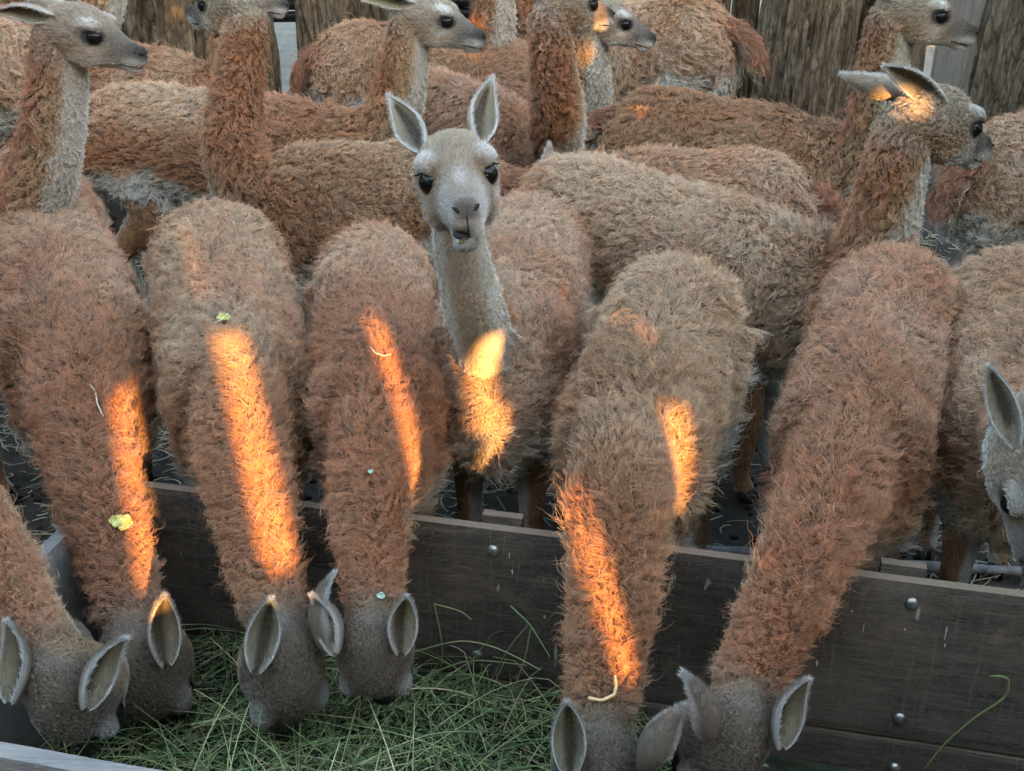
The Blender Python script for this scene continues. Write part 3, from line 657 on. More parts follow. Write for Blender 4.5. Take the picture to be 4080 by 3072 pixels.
for (px, py) in ((1965, 2195), (3632, 2405), (3583, 2862), (3563, 3062), (1902, 2612)):
    q = onback(px, py); V = []; F = []
    n, m = 7, 20                       # domed carriage-bolt head with a small rim
    for i in range(n + 1):
        a = math.pi / 2 * i / n; rr = .0135 * math.cos(a) + .0008 * (i == 0); h = .0075 * math.sin(a)
        for j in range(m): V.append(q + td * rr * math.cos(2*math.pi*j/m) + Z3 * rr * math.sin(2*math.pi*j/m) + tn * (h + .001))
    for i in range(n):
        for j in range(m): F.append((i*m+j, i*m+(j+1) % m, (i+1)*m+(j+1) % m, (i+1)*m+j))
    for j in range(m): V.append(q + td * .015 * math.cos(2*math.pi*j/m) + Z3 * .015 * math.sin(2*math.pi*j/m) - tn * .002)
    for j in range(m): F.append(((n+1)*m+j, (n+1)*m+(j+1) % m, (j+1) % m, j))
    mesh_obj('bolt', np.array(V), F, M_bolt, trough, torg)

M_stain, nt, b = newmat('dried_droppings', .9, .1); b.inputs['Base Color'].default_value = (.45, .43, .38, 1)
for (px, py, ln_, wd_) in ((2468, 2180, 26, 5), (2490, 2292, 34, 9), (2476, 2340, 22, 8), (3255, 2640, 30, 9), (3768, 2520, 60, 5), (3764, 2568, 18, 8), (2030, 2210, 30, 5), (2042, 2275, 28, 8), (3395, 2432, 10, 8), (3605, 2505, 12, 6), (2170, 2456, 14, 9), (890, 2215, 14, 6), (2910, 2445, 10, 7), (3440, 2500, 50, 3)):
    q = onback(px, py); n = 12; V = [q + tn * .004]; r = np.random.default_rng(px)
    for j in range(n):
        a = 2 * math.pi * j / n; k = r.uniform(.65, 1.2); V.append(q + tn * .0022 + (td * math.cos(a) * wd_ * k + Z3 * math.sin(a) * ln_ * k) / 2100 * .62)
    mesh_obj('dropping_stain', np.array(V), [(0, 1 + j, 1 + (j + 1) % n) for j in range(n)], M_stain, trough, torg)

# ------------------------------------------------------------------ log palisade behind the herd
def bark_mat(name, cr, hi_, lo):
    m, nt, b = newmat(name, .9, .15)
    a = nt.nodes.new('ShaderNodeAttribute'); a.attribute_name = 'col'
    n1 = noise_tex(nt, 16, 8, (1, 1, .22), .75, .8); n2 = noise_tex(nt, 60, 5, (1, 1, .35), .7)
    tcv = nt.nodes.new('ShaderNodeTexCoord'); mpv = nt.nodes.new('ShaderNodeMapping'); mpv.inputs['Scale'].default_value = (26, 26, 4.5); nt.links.new(tcv.outputs['Object'], mpv.inputs[0])
    vor = nt.nodes.new('ShaderNodeTexVoronoi'); vor.feature = 'DISTANCE_TO_EDGE'; vor.inputs['Scale'].default_value = 1.0; nt.links.new(mpv.outputs[0], vor.inputs['Vector']); n3 = noise_tex(nt, 4, 4, (1, 1, .5))
    c = ramp(nt, n1, [(.28, lo), (.5, cr), (.72, hi_)])
    c = mixc(nt, ramp(nt, n3, [(.45, (0, 0, 0)), (.7, (.5, .5, .5))]), c, (.17, .12, .075)); c = mixc(nt, ramp(nt, n2, [(.35, (.75, .75, .75)), (.55, (0, 0, 0))]), c, lo)
    c = mixc(nt, ramp(nt, vor.outputs['Distance'], [(.0, (.8, .8, .8)), (.10, (0, 0, 0))]), c, lo); c = mixc(nt, .75, c, a.outputs['Color'], 'MULTIPLY'); nt.links.new(c, b.inputs['Base Color'])
    ad = nt.nodes.new('ShaderNodeMath'); ad.operation = 'ADD'; nt.links.new(n1, ad.inputs[0]); nt.links.new(n2, ad.inputs[1]); bump(nt, b, ad.outputs[0], .9, .012)
    return m
M_bark = bark_mat('stripped_bark', (.145, .112, .080), (.255, .205, .15), (.036, .027, .019))
FY = 6.45
forg = np.array([0, FY, 0.0]); fence = tag(empty('log_palisade', forg), 'palisade of upright weathered logs closing the pen behind the herd', 'fence')
def log(px0, px1, Y, h=3.2, lean=0, seed=0, knots=1):
    x0, x1 = Q(px0, 200, Y)[0], Q(px1, 200, Y)[0]; r0 = (x1 - x0) / 2; cx = (x0 + x1) / 2
    n, m = 100, 120; th = np.linspace(0, 2*np.pi, m, endpoint=False); zz = np.linspace(-.05, h, n)
    TH, ZZ = np.meshgrid(th, zz); rr = np.random.default_rng(seed)
    pn = np.stack([np.cos(TH).ravel() * 1.0, np.sin(TH).ravel() * 1.0, ZZ.ravel() * .9], 1)
    twist = TH + .12 * np.sin(ZZ * 1.7 + seed) + (vnoise(pn * 1.5, seed) - .5).reshape(TH.shape) * .35
    fur_ = np.stack([np.cos(twist).ravel() * 6, np.sin(twist).ravel() * 6, ZZ.ravel() * 1.6 + seed], 1)
    v1 = vnoise(fur_, seed); v2 = vnoise(fur_ * np.array([2.3, 2.3, 2.0]), seed + 1); v3 = vnoise(pn * np.array([1.6, 1.6, 1.3]) + seed, seed + 2)
    ridge = 1 - np.abs(v1 - .5) * 2; ridge2 = 1 - np.abs(v2 - .5) * 2
    disp = (v3 - .5) * .20 - ridge ** 6 * .22 - ridge2 ** 5 * .10
    if knots:
        for k in range(knots):
            a0, z0 = -math.pi / 2 + rr.uniform(-.7, .7), rr.uniform(.7, 1.3); da = np.angle(np.exp(1j * (TH - a0))); d2 = (da / .35) ** 2 + ((ZZ - z0) / .10) ** 2
            disp = disp + (np.exp(-d2.ravel()) * .10 - np.exp(-d2.ravel() * 6) * .12)
    RR = r0 * (1 + .10 * np.exp(-ZZ * 2.2) + disp.reshape(TH.shape))
    V = np.stack([cx + RR * np.cos(TH) + lean * ZZ, Y + RR * np.sin(TH), ZZ], -1).reshape(-1, 3)
    i = np.arange((n - 1) * m).reshape(n - 1, m); j = np.roll(i, -1, 1); F = np.stack([i, j, j + m, i + m], -1).reshape(-1, 4).tolist()
    F.append([(n - 1) * m + k for k in range(m)])
    sh = np.clip(.70 + .40 * v1 + (v3 - .5) * .5, .3, 1.2)[:, None] * np.array([1, .97, .93])
    return mesh_obj('log', V, F, M_bark, fence, forg, cols=sh)
logs = [(-1050, -690), (-700, -330), (-330, 60), (20, 395), (425, 830), (770, 1105), (1172, 1500), (1480, 1850), (1850, 2200), (2195, 2560), (2560, 2900), (3010, 3395), (3465, 3690), (3880, 4260), (4250, 4600), (4600, 4980)]
LOGS = []
for i, (a, b_) in enumerate(logs): LOGS.append(log(a, b_, FY + [.0, .08, -.05, .05][i % 4], seed=31 + i * 7, lean=[.0, .02, -.02, .015, 0][i % 5], knots=2 if i in (11, 4) else 1))
log(3385, 3475, FY + .12, seed=311, knots=0); log(2900, 3010, FY + .28, seed=321, knots=0)
# side palisades out of view, added to block low sky light
side = LOGS[::3]; r = np.random.default_rng(77)
for sx in (-1, 1):
    for k in range(20):
        src = side[k % len(side)]; me_x = np.mean([v.co.x for v in list(src.data.vertices)[:120]]); o = src.copy(); COL.objects.link(o); o.parent = fence
        a = r.uniform(-.5, .5); ca, sa = math.cos(a), math.sin(a); px_, py_ = sx * 3.75 + r.uniform(-.06, .06), -2.0 + k * .46 - FY
        o.rotation_euler = (0, 0, a); o.location = (px_ - me_x * ca, py_ - me_x * sa, 0)
# flat grey slab filling the gap on the right, with a second behind it
def slab(px0, px1, Y, seed):
    x0, x1 = Q(px0, 300, Y)[0], Q(px1, 300, Y)[0]
    board('plank', (x0, Y, 0), Z3 * 2.2, np.array([0, .035, 0]), np.array([x1 - x0, 0, 0.0]), M_greyplank, fence, forg, 20, .004, seed)
slab(3715, 3835, FY - .02, 61); slab(3836, 3888, FY + .05, 62)
# things glimpsed through the gap: black pipes lying on trestles outside
M_pipe, nt, b = newmat('black_pipe', .35, .5); b.inputs['Base Color'].default_value = (.012, .013, .016, 1)
for k, z in enumerate((.98, .905, .83)):
    n, m = 12, 16; V = []
    xs = np.linspace(-2.6, .2, n)
    for x in xs:
        for j in range(m): V.append((x, FY + .75 + .034 * math.cos(j*2*math.pi/m), z + .012 * math.sin(x * 2 + k) + .034 * math.sin(j*2*math.pi/m)))
    F = [(i*m+j, i*m+(j+1) % m, (i+1)*m+(j+1) % m, (i+1)*m+j) for i in range(n-1) for j in range(m)] + [tuple(range(m))[::-1], tuple((n-1)*m+j for j in range(m))]
    tag(mesh_obj('pipe', np.array(V), F, M_pipe, org=(-1.2, FY + .75, z)), ['black pipe outside the palisade, topmost of three', 'black pipe outside the palisade, middle of three', 'black pipe outside the palisade, lowest of three'][k], 'pipe', 'pipes outside the palisade')
for k, x in enumerate((-2.3, -.1)):
    t = tag(empty('trestle', (x, FY + .8, 0)), ['wooden trestle under the left ends of the black pipes', 'wooden trestle under the right ends of the black pipes'][k], 'trestle', 'trestles outside the palisade')
    for z in (.79, .868, .943): board('crossbar', (x - .03, FY + .55, z - .028), np.array([0, .5, 0]), np.array([.05, 0, 0]), Z3 * .03, M_plank, t, np.array([x, FY + .8, 0]), 2, 0, 1)
    for y in (.52, 1.02): board('leg', (x - .03, FY + y, 0), Z3 * 1.0, np.array([.05, 0, 0]), np.array([0, .045, 0.0]), M_plank, t, np.array([x, FY + .8, 0]), 2, 0, 2)

# ------------------------------------------------------------------ fallen branch behind the trough
def branch(name, pts, r, mat, label, cat, group=None, seg=10, rough=.08, seed=0, parent=None):
    pts = np.asarray(pts, float); n = 40; s_ = np.linspace(0, len(pts) - 1, n)
    C = np.stack([np.interp(s_, np.arange(len(pts)), pts[:, k]) for k in range(3)], 1)
    for _ in range(3): C[1:-1] = (C[:-2] + 2 * C[1:-1] + C[2:]) / 4
    T = np.gradient(C, axis=0); rad = np.interp(s_, np.arange(len(pts)), np.broadcast_to(r, len(pts))) * (1 + (vnoise(np.stack([s_ * 3, s_ * 0, s_ * 0], 1), seed) - .5) * 2 * rough)
    V, F, _ = tube(C, T, np.tile([.01, .02, 1.0], (n, 1)), rad, rad, rad, seg)
    org = C.mean(0); o = mesh_obj(name, V, F, mat, org=org); return tag(o, label, cat, group)
M_branch, nt, b = newmat('grey_branch', .8, .2)
nt.links.new(ramp(nt, noise_tex(nt, 25, 5, (1, 1, 1), .7), [(.3, (.10, .095, .095)), (.55, (.26, .25, .25)), (.8, (.36, .35, .34))]), b.inputs['Base Color']); bump(nt, b, noise_tex(nt, 90, 3), .5, .004)
branch('fallen_branch', [P(2760, 2185, .03), P(3100, 2215, .035), P(3480, 2250, .03), P(3800, 2262, .035), P(4300, 2290, .03)], [.016, .018, .017, .016, .014], M_branch, 'grey fallen branch lying on the mud behind the trough', 'branch', rough=.15)


# ------------------------------------------------------------------ the herd
def eye_at(px, py, Y, F, Uh, side, k):
    F = nrm(F); Uh = np.asarray(Uh, float); Uh = nrm(Uh - F * (Uh @ F)); Sh = np.cross(F, Uh)
    return Q(px, py, Y) - (F * .134 + Sh * side * .062 - Uh * .012) * k
Z_ = (0, 0, 1)
BACK_E = ((-1, .34, -.14), (-1, -.30, -.05)); UP_E = ((-.5, .45, .8), (-.5, -.45, .8))
GR_E = ((-.85, .42, .25), (-.85, -.42, .25))
FRONT = 'guanacos feeding at the trough'; MID = 'guanacos standing in the middle of the pen'; FAR = 'guanacos standing along the palisade'
def G(*a, **k):
    if ONLY is None or k['seed'] in ONLY: return guanaco(*a, **k)
# feeding at the trough
G('guanaco feeding beside the front plank at the trough corner, one ear cocked sideways', (-2.35, 2.50, .96), P(-720, 1500, .90), Q(235, 2730, 1.58), (-.02, .42, -.90), (-.05, -1, .1), s=.95, vox=.0085,
  hs=1.18, ears=((-.74, .10, -.66), (-.62, -.52, -.62)), earopen=((.0, .25, 1), (.2, -.3, .9)), c1=(.30, -.14, -.02), seed=1, hdark=1.0, earbase=(-.016, .058, .040), hs_ear=.80, nkw=.93, red=.15, group=FRONT)
G('broad guanaco bending into the trough with a yellow leaf on its neck', P(70, 640, 1.0), P(260, 1140, .90), Q(540, 2610, 1.82), (.04, .24, -.96), (.1, -1, .15), s=1.05, vox=.0085, wide=1.0,
  hs=1.15, ears=((-.85, .5, -.35), (-.93, -.22, -.28)), earopen=((.2, .6, .8), (.1, -.5, .9)), c1=(.06, -.28, -.02), seed=2, hdark=1.0, earbase=(-.016, .058, .040), hs_ear=.80, nkw=.93, red=.35, pale=.05, group=FRONT)
G('guanaco bending into the trough, broad band of sun down its back, head turned sideways', P(840, 840, .98), P(930, 1340, .86), Q(1130, 2590, 1.74), (-.05, .12, -.98), (.45, -.9, .15), s=.97, vox=.0085, wide=.98,
  hs=1.18, ears=((-.93, -.28, -.15), (-.9, -.40, -.4)), earopen=((.0, .5, .9), (.1, -.9, .3)), c1=(.04, -.26, -.02), seed=3, hdark=1.0, earbase=(-.016, .058, .040), hs_ear=.80, nkw=.93, pale=.15, group=FRONT)
G('slim reddish guanaco with head lowered squarely into the hay', P(1480, 935, .95), P(1490, 1430, .85), Q(1480, 2550, 1.74), (.0, .26, -.96), (0, -1, .2), s=.90, wide=.90, vox=.0085,
  hs=1.16, ears=((-.75, .45, -.55), (-.92, -.15, -.35)), earopen=((.1, .3, 1), (.2, -.2, 1)), c1=(.0, -.26, -.02), seed=4, hdark=1.0, earbase=(-.016, .058, .040), hs_ear=.70, nkw=.93, red=.55, group=FRONT)
F5 = (.12, -1, .10); U5 = (-.085, -.2, 1)
G('guanaco facing the camera with raised head, pricked ears and open chewing mouth', P(2110, 800, .93), P(1990, 1150, .92), (eye_at(1685, 722, 1.97, F5, U5, 1, 1.035) + eye_at(1968, 700, 1.97, F5, U5, -1, 1.035)) / 2, F5, U5, s=.95, hs=1.09, vox=.0062, mouth=True, face=1.0,
  hs_ear=.9, ears=((-.80, .40, .80), (-.72, -.42, .85)), earopen=((1, .25, .3), (1, -.35, .3)), c1=(-.03, -.05, .12), app=(0, .02, 1), seed=5, red=.2, pale=.2, nkw=.80, throat=1.0, group='guanaco watching')
G('pale sandy guanaco bending into the trough, bent straw chip on its neck', P(2690, 1060, .97), P(2510, 1500, .87), Q(2395, 3010, 1.55), (-.03, .2, -.97), (.1, -1, .2), s=1.0, vox=.0085, wide=.84,
  hs=1.12, ears=((-.92, .06, -.30), (-.85, -.55, -.35)), earopen=((.0, .2, 1), (.3, -.6, -.5)), c1=(-.04, -.26, -.02), seed=6, hdark=1.0, earbase=(-.016, .058, .040), hs_ear=.80, nkw=.93, pale=.42, tone=(1.05, 1.05, 1.02), furlen=1.15, group=FRONT)
G('guanaco stretching its neck sideways into the trough beside the bare bolted board', P(3580, 1020, .97), P(3420, 1520, .86), Q(2940, 2900, 1.57), (-.22, .16, -.95), (.1, -1, .2), s=1.0, vox=.0085, wide=.87,
  hs=1.12, ears=((-.80, .68, -.35), (-.93, -.08, -.22)), earopen=((.3, .8, -.5), (.1, -.3, 1)), c1=(-.12, -.24, -.02), seed=7, hdark=1.0, earbase=(-.016, .058, .040), hs_ear=.80, nkw=.93, red=.2, pale=.12, group=FRONT)
F8 = (.10, -.34, -.93); U8 = (.05, -.95, .35)
G('guanaco hanging its pale grey face over the trough, one ear upright', P(4110, 1020, .97), P(4190, 1430, .90), eye_at(4005, 2010, 1.92, F8, U8, 1, 1.05), F8, U8, s=1.0, hs=1.05, vox=.0085, face=.5,
  ears=((-.92, .30, .05), (-.8, -.6, .1)), earopen=((.2, .5, 1), (.2, -.5, 1)), c1=(-.10, -.26, .05), app=(-.1, -.8, -.3), seed=8, pale=.2, group=FRONT)
# middle of the pen
F = (-.82, .55, -.05)
G('guanaco standing side on with upright neck, head turned away from the camera', P(1850, 590, .97), P(1120, 590, .97), Q(965, 5, 3.72), F, Z_, s=1.0, hs=.95, ears=((-.3, .5, .8), (-.2, -.5, .9)), earopen=((-.2, 1, 0), (-.5, -1, 0)),
  app=(0, .05, 1), c1=(-.20, .0, .12), seed=9, tone=(1.02, 1.02, .98), pale=0.30, group=MID)
F = (1, -.18, -.20)
G('guanaco in profile with swept-back ears and large head beside the left logs', (-2.05, 3.25, .97), (-1.62, 3.12, .98), eye_at(365, 152, 2.95, F, Z_, 1, .9), F, Z_, s=1.0, hs=.90, vox=.007, ears=BACK_E, earopen=((.1, .8, -.35), (.1, -.8, .3)),
  app=(.12, 0, 1), c1=(.22, .0, .06), seed=10, pale=.1, nkw=1.0, group=MID)
F = (1, -.12, -.22)
G('guanaco standing side on behind the turned-away one, white flank showing', P(470, 360, 1.0), P(1220, 400, .98), eye_at(1777, 90, 4.05, F, Z_, 1, 1.05), F, Z_, s=1.05, ears=BACK_E, earopen=((.1, .8, -.35), (.1, -.8, .3)),
  app=(.1, 0, 1), c1=(.28, -.08, -.02), seed=11, red=.45, pale=0.16, group=MID)
F = (.82, .53, -.14)
G('guanaco turning its grey muzzle half towards the camera, shaggy red neck', P(1690, 290, 1.0), P(2060, 410, .96), eye_at(2368, 22, 3.80, F, Z_, 1, .95), F, Z_, s=1.0, hs=.95, ears=((-.80, -.45, .0), (-.72, -.62, .05)), earopen=((-.3, .85, -.3), (.4, -.8, -.3)),
  app=(.02, 0, 1), c1=(.22, -.10, .0), nup=(-.5, -1, .0), seed=12, red=.35, furlen=1.1, pale=0.22, group=MID)
F = (1, -.18, -.20)
G('guanaco in profile high beside the grey slab, body stretched along the logs', P(2600, 375, 1.0), P(3230, 455, .97), eye_at(3742, 66, 3.72, F, Z_, 1, 1.0), F, Z_, s=1.05, vox=.008, ears=((-1, .30, .14), (-1, -.35, .2)), earopen=((.1, .8, -.35), (.1, -.8, .3)),
  app=(.1, -.05, 1), c1=(.26, -.08, .0), seed=13, tone=(1.0, 1.0, .92), pale=0.30, group=MID)
F = (.84, .44, -.30)
G('guanaco side on with one ear lit by the sun, thick dark chest wool', P(2280, 650, .98), P(3120, 850, .92), eye_at(3868, 505, 2.86, F, Z_, 1, 1.0), F, Z_, s=1.05, vox=.008, hs=1.08, ears=((-.845, -.38, .2), (-.80, -.55, .02)), earopen=((-.50, .75, -.45), (.45, -.72, .35)),
  app=(.35, -.1, 1), c1=(.30, -.06, -.06), seed=14, red=.15, furlen=1.1, pale=0.26, group=MID)
G('guanaco showing its curly rump and dark red tail, facing away from the slab', P(3090, 640, .94), P(2480, 600, .95), P(2180, 800, .80), (-.9, .1, -.45), Z_, s=1.0, ears=UP_E, c1=(-.3, 0, -.05), seed=15, tailup=.1, pale=0.34, group=MID)
G('guanaco at the pen side with curly rump and white inner thighs', P(4040, 500, 1.0), P(4040, 500, 1.0) + np.array([.62, .30, 0]), P(4040, 500, 1.0) + np.array([1.05, .4, .45]), (1, .2, -.1), Z_, s=1.05, ears=UP_E, app=Z_, c1=(.2, .1, .1), seed=16, pale=0.38, group=MID)
# along the palisade
F = (1, -.05, -.2)
G('guanaco by the palisade, only its muzzle and back showing beside the tall neck', Q(330, 150, 5.45), Q(760, 225, 5.35), Q(905, -70, 5.25), F, Z_, s=1.05, ears=BACK_E, app=(.1, 0, 1), c1=(.25, -.02, -.02), seed=17, red=.4, pale=0.15, group=FAR)
G('guanaco with curly rump behind the large-headed profile', Q(-10, 95, 4.55), Q(-560, 90, 4.7), Q(-900, -250, 4.7), (-1, 0, -.1), Z_, s=1.05, ears=UP_E, app=Z_, c1=(-.2, 0, .1), seed=18, pale=0.30, group=FAR)
G('reddish guanaco against the logs in the pen corner', Q(-260, 20, 5.75), Q(180, 40, 5.65), Q(420, -330, 5.5), (1, 0, -.1), Z_, s=1.1, ears=UP_E, app=Z_, c1=(.2, 0, .08), seed=19, red=.5, group=FAR)
G('guanaco near the gap in the logs, white flank, sunlit lower neck', Q(1370, 110, 5.15), Q(1800, 110, 5.25), Q(1965, -260, 5.1), (1, -.1, -.1), Z_, s=1.05, ears=UP_E, app=Z_, c1=(.2, 0, .06), seed=20, pale=0.32, group=FAR)
F = (1, -.12, -.26)
G('guanaco with black muzzle in profile under the half-turned grey head', Q(1960, 150, 5.25), Q(2240, 300, 4.85), eye_at(2492, 100, 4.45, F, Z_, 1, .98), F, Z_, s=.98, ears=BACK_E, app=(.15, -.05, 1), c1=(.2, -.08, .0), seed=21, red=.3, pale=0.20, group=FAR)
G('big shaggy guanaco with a bushy red tail against the logs', Q(2790, 15, 5.2), Q(2300, 20, 5.45), Q(1990, -280, 5.6), (-1, 0, -.1), Z_, s=1.08, ears=UP_E, app=Z_, c1=(-.2, 0, .08), seed=22, tailup=.15, furlen=1.1, pale=0.22, group=FAR)


# ------------------------------------------------------------------ hay in the trough
M_hay, nt, b = newmat('green_hay', .75, .25); nt.links.new(attr_col(nt), b.inputs['Base Color'])
def tr(s_, w_, z_): s_ = np.asarray(s_, float); return corner + np.multiply.outer(s_, td) + np.multiply.outer(np.asarray(w_, float), tn) + np.multiply.outer(np.asarray(z_, float), Z3)
def heap(s_, w_):
    s_, w_ = np.asarray(s_, float), np.asarray(w_, float)
    return .045 + (.075 + .11 * np.clip(w_ / TW, 0, 1)) * np.exp(-((s_ - .74) / .46) ** 2) + .06 * np.exp(-((s_ - .2) / .3) ** 2) + (vnoise(np.stack([s_ * 9, w_ * 9, 0 * s_], 1), 8) - .5) * .05 * (s_ < 1.5)
def stems(paths, rad, cols, seg=4):    # paths (n,k,3)
    paths = np.asarray(paths); n, k = paths.shape[:2]; T = nrm(np.gradient(paths, axis=1)); A = nrm(np.cross(T, np.array([.3, .2, .93]))); Bn = np.cross(T, A)
    th = np.linspace(0, 2*np.pi, seg, endpoint=False); prof = np.linspace(1, .6, k)[None, :, None, None]
    V = paths[:, :, None] + (A[:, :, None] * np.cos(th)[None, None, :, None] + Bn[:, :, None] * np.sin(th)[None, None, :, None]) * np.asarray(rad).reshape(n, 1, 1, 1) * prof
    q = [[i*seg+j, i*seg+(j+1) % seg, (i+1)*seg+(j+1) % seg, (i+1)*seg+j] for i in range(k-1) for j in range(seg)]
    F = (np.array(q)[None] + (np.arange(n) * k * seg)[:, None, None]).reshape(-1, 4)
    return V.reshape(-1, 3), F, np.repeat(np.asarray(cols), k * seg, 0)
rh = np.random.default_rng(21); HV, HF, HC = [], [], []
def hadd(V, F, C): HF.append(np.asarray(F) + sum(len(v) for v in HV)); HV.append(V); HC.append(C)
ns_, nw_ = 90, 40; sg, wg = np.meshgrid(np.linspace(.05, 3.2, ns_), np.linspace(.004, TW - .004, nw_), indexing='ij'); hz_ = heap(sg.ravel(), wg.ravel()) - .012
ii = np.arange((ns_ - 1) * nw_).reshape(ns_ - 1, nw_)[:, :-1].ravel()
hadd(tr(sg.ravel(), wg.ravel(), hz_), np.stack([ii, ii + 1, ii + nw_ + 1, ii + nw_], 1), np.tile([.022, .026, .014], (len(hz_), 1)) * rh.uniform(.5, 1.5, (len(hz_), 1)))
GREENS = np.array([(.105, .155, .06), (.16, .21, .085), (.23, .24, .11), (.34, .29, .17), (.055, .075, .035), (.12, .17, .085)])
def hay_field(n, lr, rr_, smax, lift_, k=6):
    s_ = np.where(rh.random(n) < .8, rh.normal(.72, .38, n), rh.uniform(.05, smax, n)); s_ = np.clip(s_, .06, smax); w_ = rh.uniform(.02, TW - .02, n)
    l = rh.uniform(*lr, n); a = rh.uniform(0, 6.283, n); bend = rh.normal(0, .16, n); el = np.abs(rh.normal(0, lift_, n)) * rh.choice([1, 1, -.3], n); t = np.linspace(0, 1, k)
    an = a[:, None] + bend[:, None] * (t - .5); stp = (l / (k - 1))[:, None]
    S2 = s_[:, None] + np.cumsum(np.cos(an) * stp, 1) - (np.cos(a) * l / 2)[:, None]; W2 = w_[:, None] + np.cumsum(np.sin(an) * stp, 1) - (np.sin(a) * l / 2)[:, None]
    W2 = np.clip(W2, .004, TW - .006); S2 = np.clip(S2, .04, 3.1)
    z0 = heap(S2.ravel(), W2.ravel()).reshape(S2.shape); H2 = z0 * .12 + z0.mean(1, keepdims=True) * .88 + (el * l)[:, None] * (t + .25 * np.sin(t * 3.1))[None] + rh.uniform(-.01, .022, n)[:, None]
    p = corner + S2[..., None] * td + W2[..., None] * tn + np.maximum(H2, .035)[..., None] * Z3
    hadd(*stems(p, rh.uniform(*rr_, n), GREENS[rh.integers(0, 6, n)] * rh.uniform(.6, 1.6, (n, 1)) * 1.3))
hay_field(2600, (.05, .18), (.0007, .0015), 1.45, .22); hay_field(600, (.18, .40), (.0011, .0020), 1.35, .28, 9); hay_field(120, (.08, .22), (.0008, .0014), 3.0, .1)
# stalks propped against the back board
def onback_w(px, py, w): d = ray(px, py); k = ((TL + tn * w - CAMP) @ tn) / (d @ tn); return CAMP + d * k
def zz(pts, x0=1360, y0=2048, k=.615): return [(x0 + a * k, y0 + c_ * k) for a, c_ in pts]
STK = [[(600, 580), (640, 760), (660, 900), (640, 1060)], [(840, 682), (780, 632), (690, 605), (602, 582)], [(1095, 595), (1220, 710), (1275, 800), (1350, 925)], [(1215, 715), (1080, 860), (960, 1100), (850, 1310), (900, 1450), (990, 1640)],
       [(1230, 722), (1190, 950), (1080, 1220), (1000, 1400)], [(440, 905), (700, 825), (830, 820), (1000, 860), (1140, 930), (1290, 1010)], [(1300, 992), (1080, 1180), (860, 1330)], [(1335, 1150), (1100, 1310), (900, 1420)], [(0, 1450), (200, 1400), (500, 1400), (800, 1500), (960, 1630)],
       [(480, 1080), (760, 960), (900, 945), (1200, 980)], [(560, 1250), (700, 1110), (960, 1010)], [(430, 1100), (500, 1280), (620, 1420)], [(1000, 1030), (1080, 1250), (1090, 1420)], [(850, 1260), (1100, 1300), (1360, 1420)], [(620, 1080), (740, 1300), (700, 1500)], [(690, 1590), (430, 1420), (300, 1200)]]
for i, st in enumerate(STK):
    w_ = .02 + .012 * (i % 6) + .0 ; pts = np.array([onback_w(x, y, w_ + .05 * (j / len(st)) * (i % 3)) for j, (x, y) in enumerate(zz(st))]); k = 14
    q = np.linspace(0, len(pts) - 1, k); C = np.stack([np.interp(q, np.arange(len(pts)), pts[:, c_]) for c_ in range(3)], 1)
    for _ in range(2): C[1:-1] = (C[:-2] + 2 * C[1:-1] + C[2:]) / 4
    hadd(*stems(C[None], [.0019], [GREENS[[1, 2, 1, 5][i % 4]] * 1.15], 6))
# leaf flakes
n = 5200; s_ = np.clip(rh.normal(.72, .36, n), .05, 1.6); w_ = rh.uniform(.01, TW - .02, n); c0 = tr(s_, w_, heap(s_, w_) + rh.uniform(-.004, .03, n))
e1 = nrm(rh.normal(0, 1, (n, 3))); e2 = nrm(np.cross(e1, rh.normal(0, 1, (n, 3)))); sz = rh.uniform(.003, .014, n)[:, None]; up_ = np.cross(e1, e2)
lg = rh.choice([1, 1, 3.2], n)[:, None]; e1[:, 2] *= .35; e1 = nrm(e1)
V = np.stack([c0 - e1 * sz * lg, c0 + e2 * sz * .42 + up_ * sz * .25, c0 + e1 * sz * lg, c0 - e2 * sz * .42 + up_ * sz * .25], 1).reshape(-1, 3)
hadd(V, np.arange(n * 4).reshape(-1, 4), np.repeat(np.array([(.06, .10, .045), (.10, .15, .07), (.045, .06, .03), (.22, .22, .11)])[rh.integers(0, 4, n)], 4, 0))
tag(mesh_obj('hay', np.concatenate(HV), np.concatenate(HF), M_hay, cols=np.concatenate(HC)), 'heap of loose green hay in the trough', 'hay', kind='stuff')
M_stem, nt, b = newmat('green_stem', .6, .3); b.inputs['Base Color'].default_value = (.17, .20, .075, 1)
branch('stalk', [onback_w(x, y, .012) for x, y in ((3944, 2694), (3990, 2694), (4021, 2706), (4018, 2761), (3981, 2798), (3888, 2854), (3759, 2964), (3679, 3069))], .0021, M_stem, 'single bent green stalk leaning on the bare trough board', 'stalk', rough=.25, seg=6)

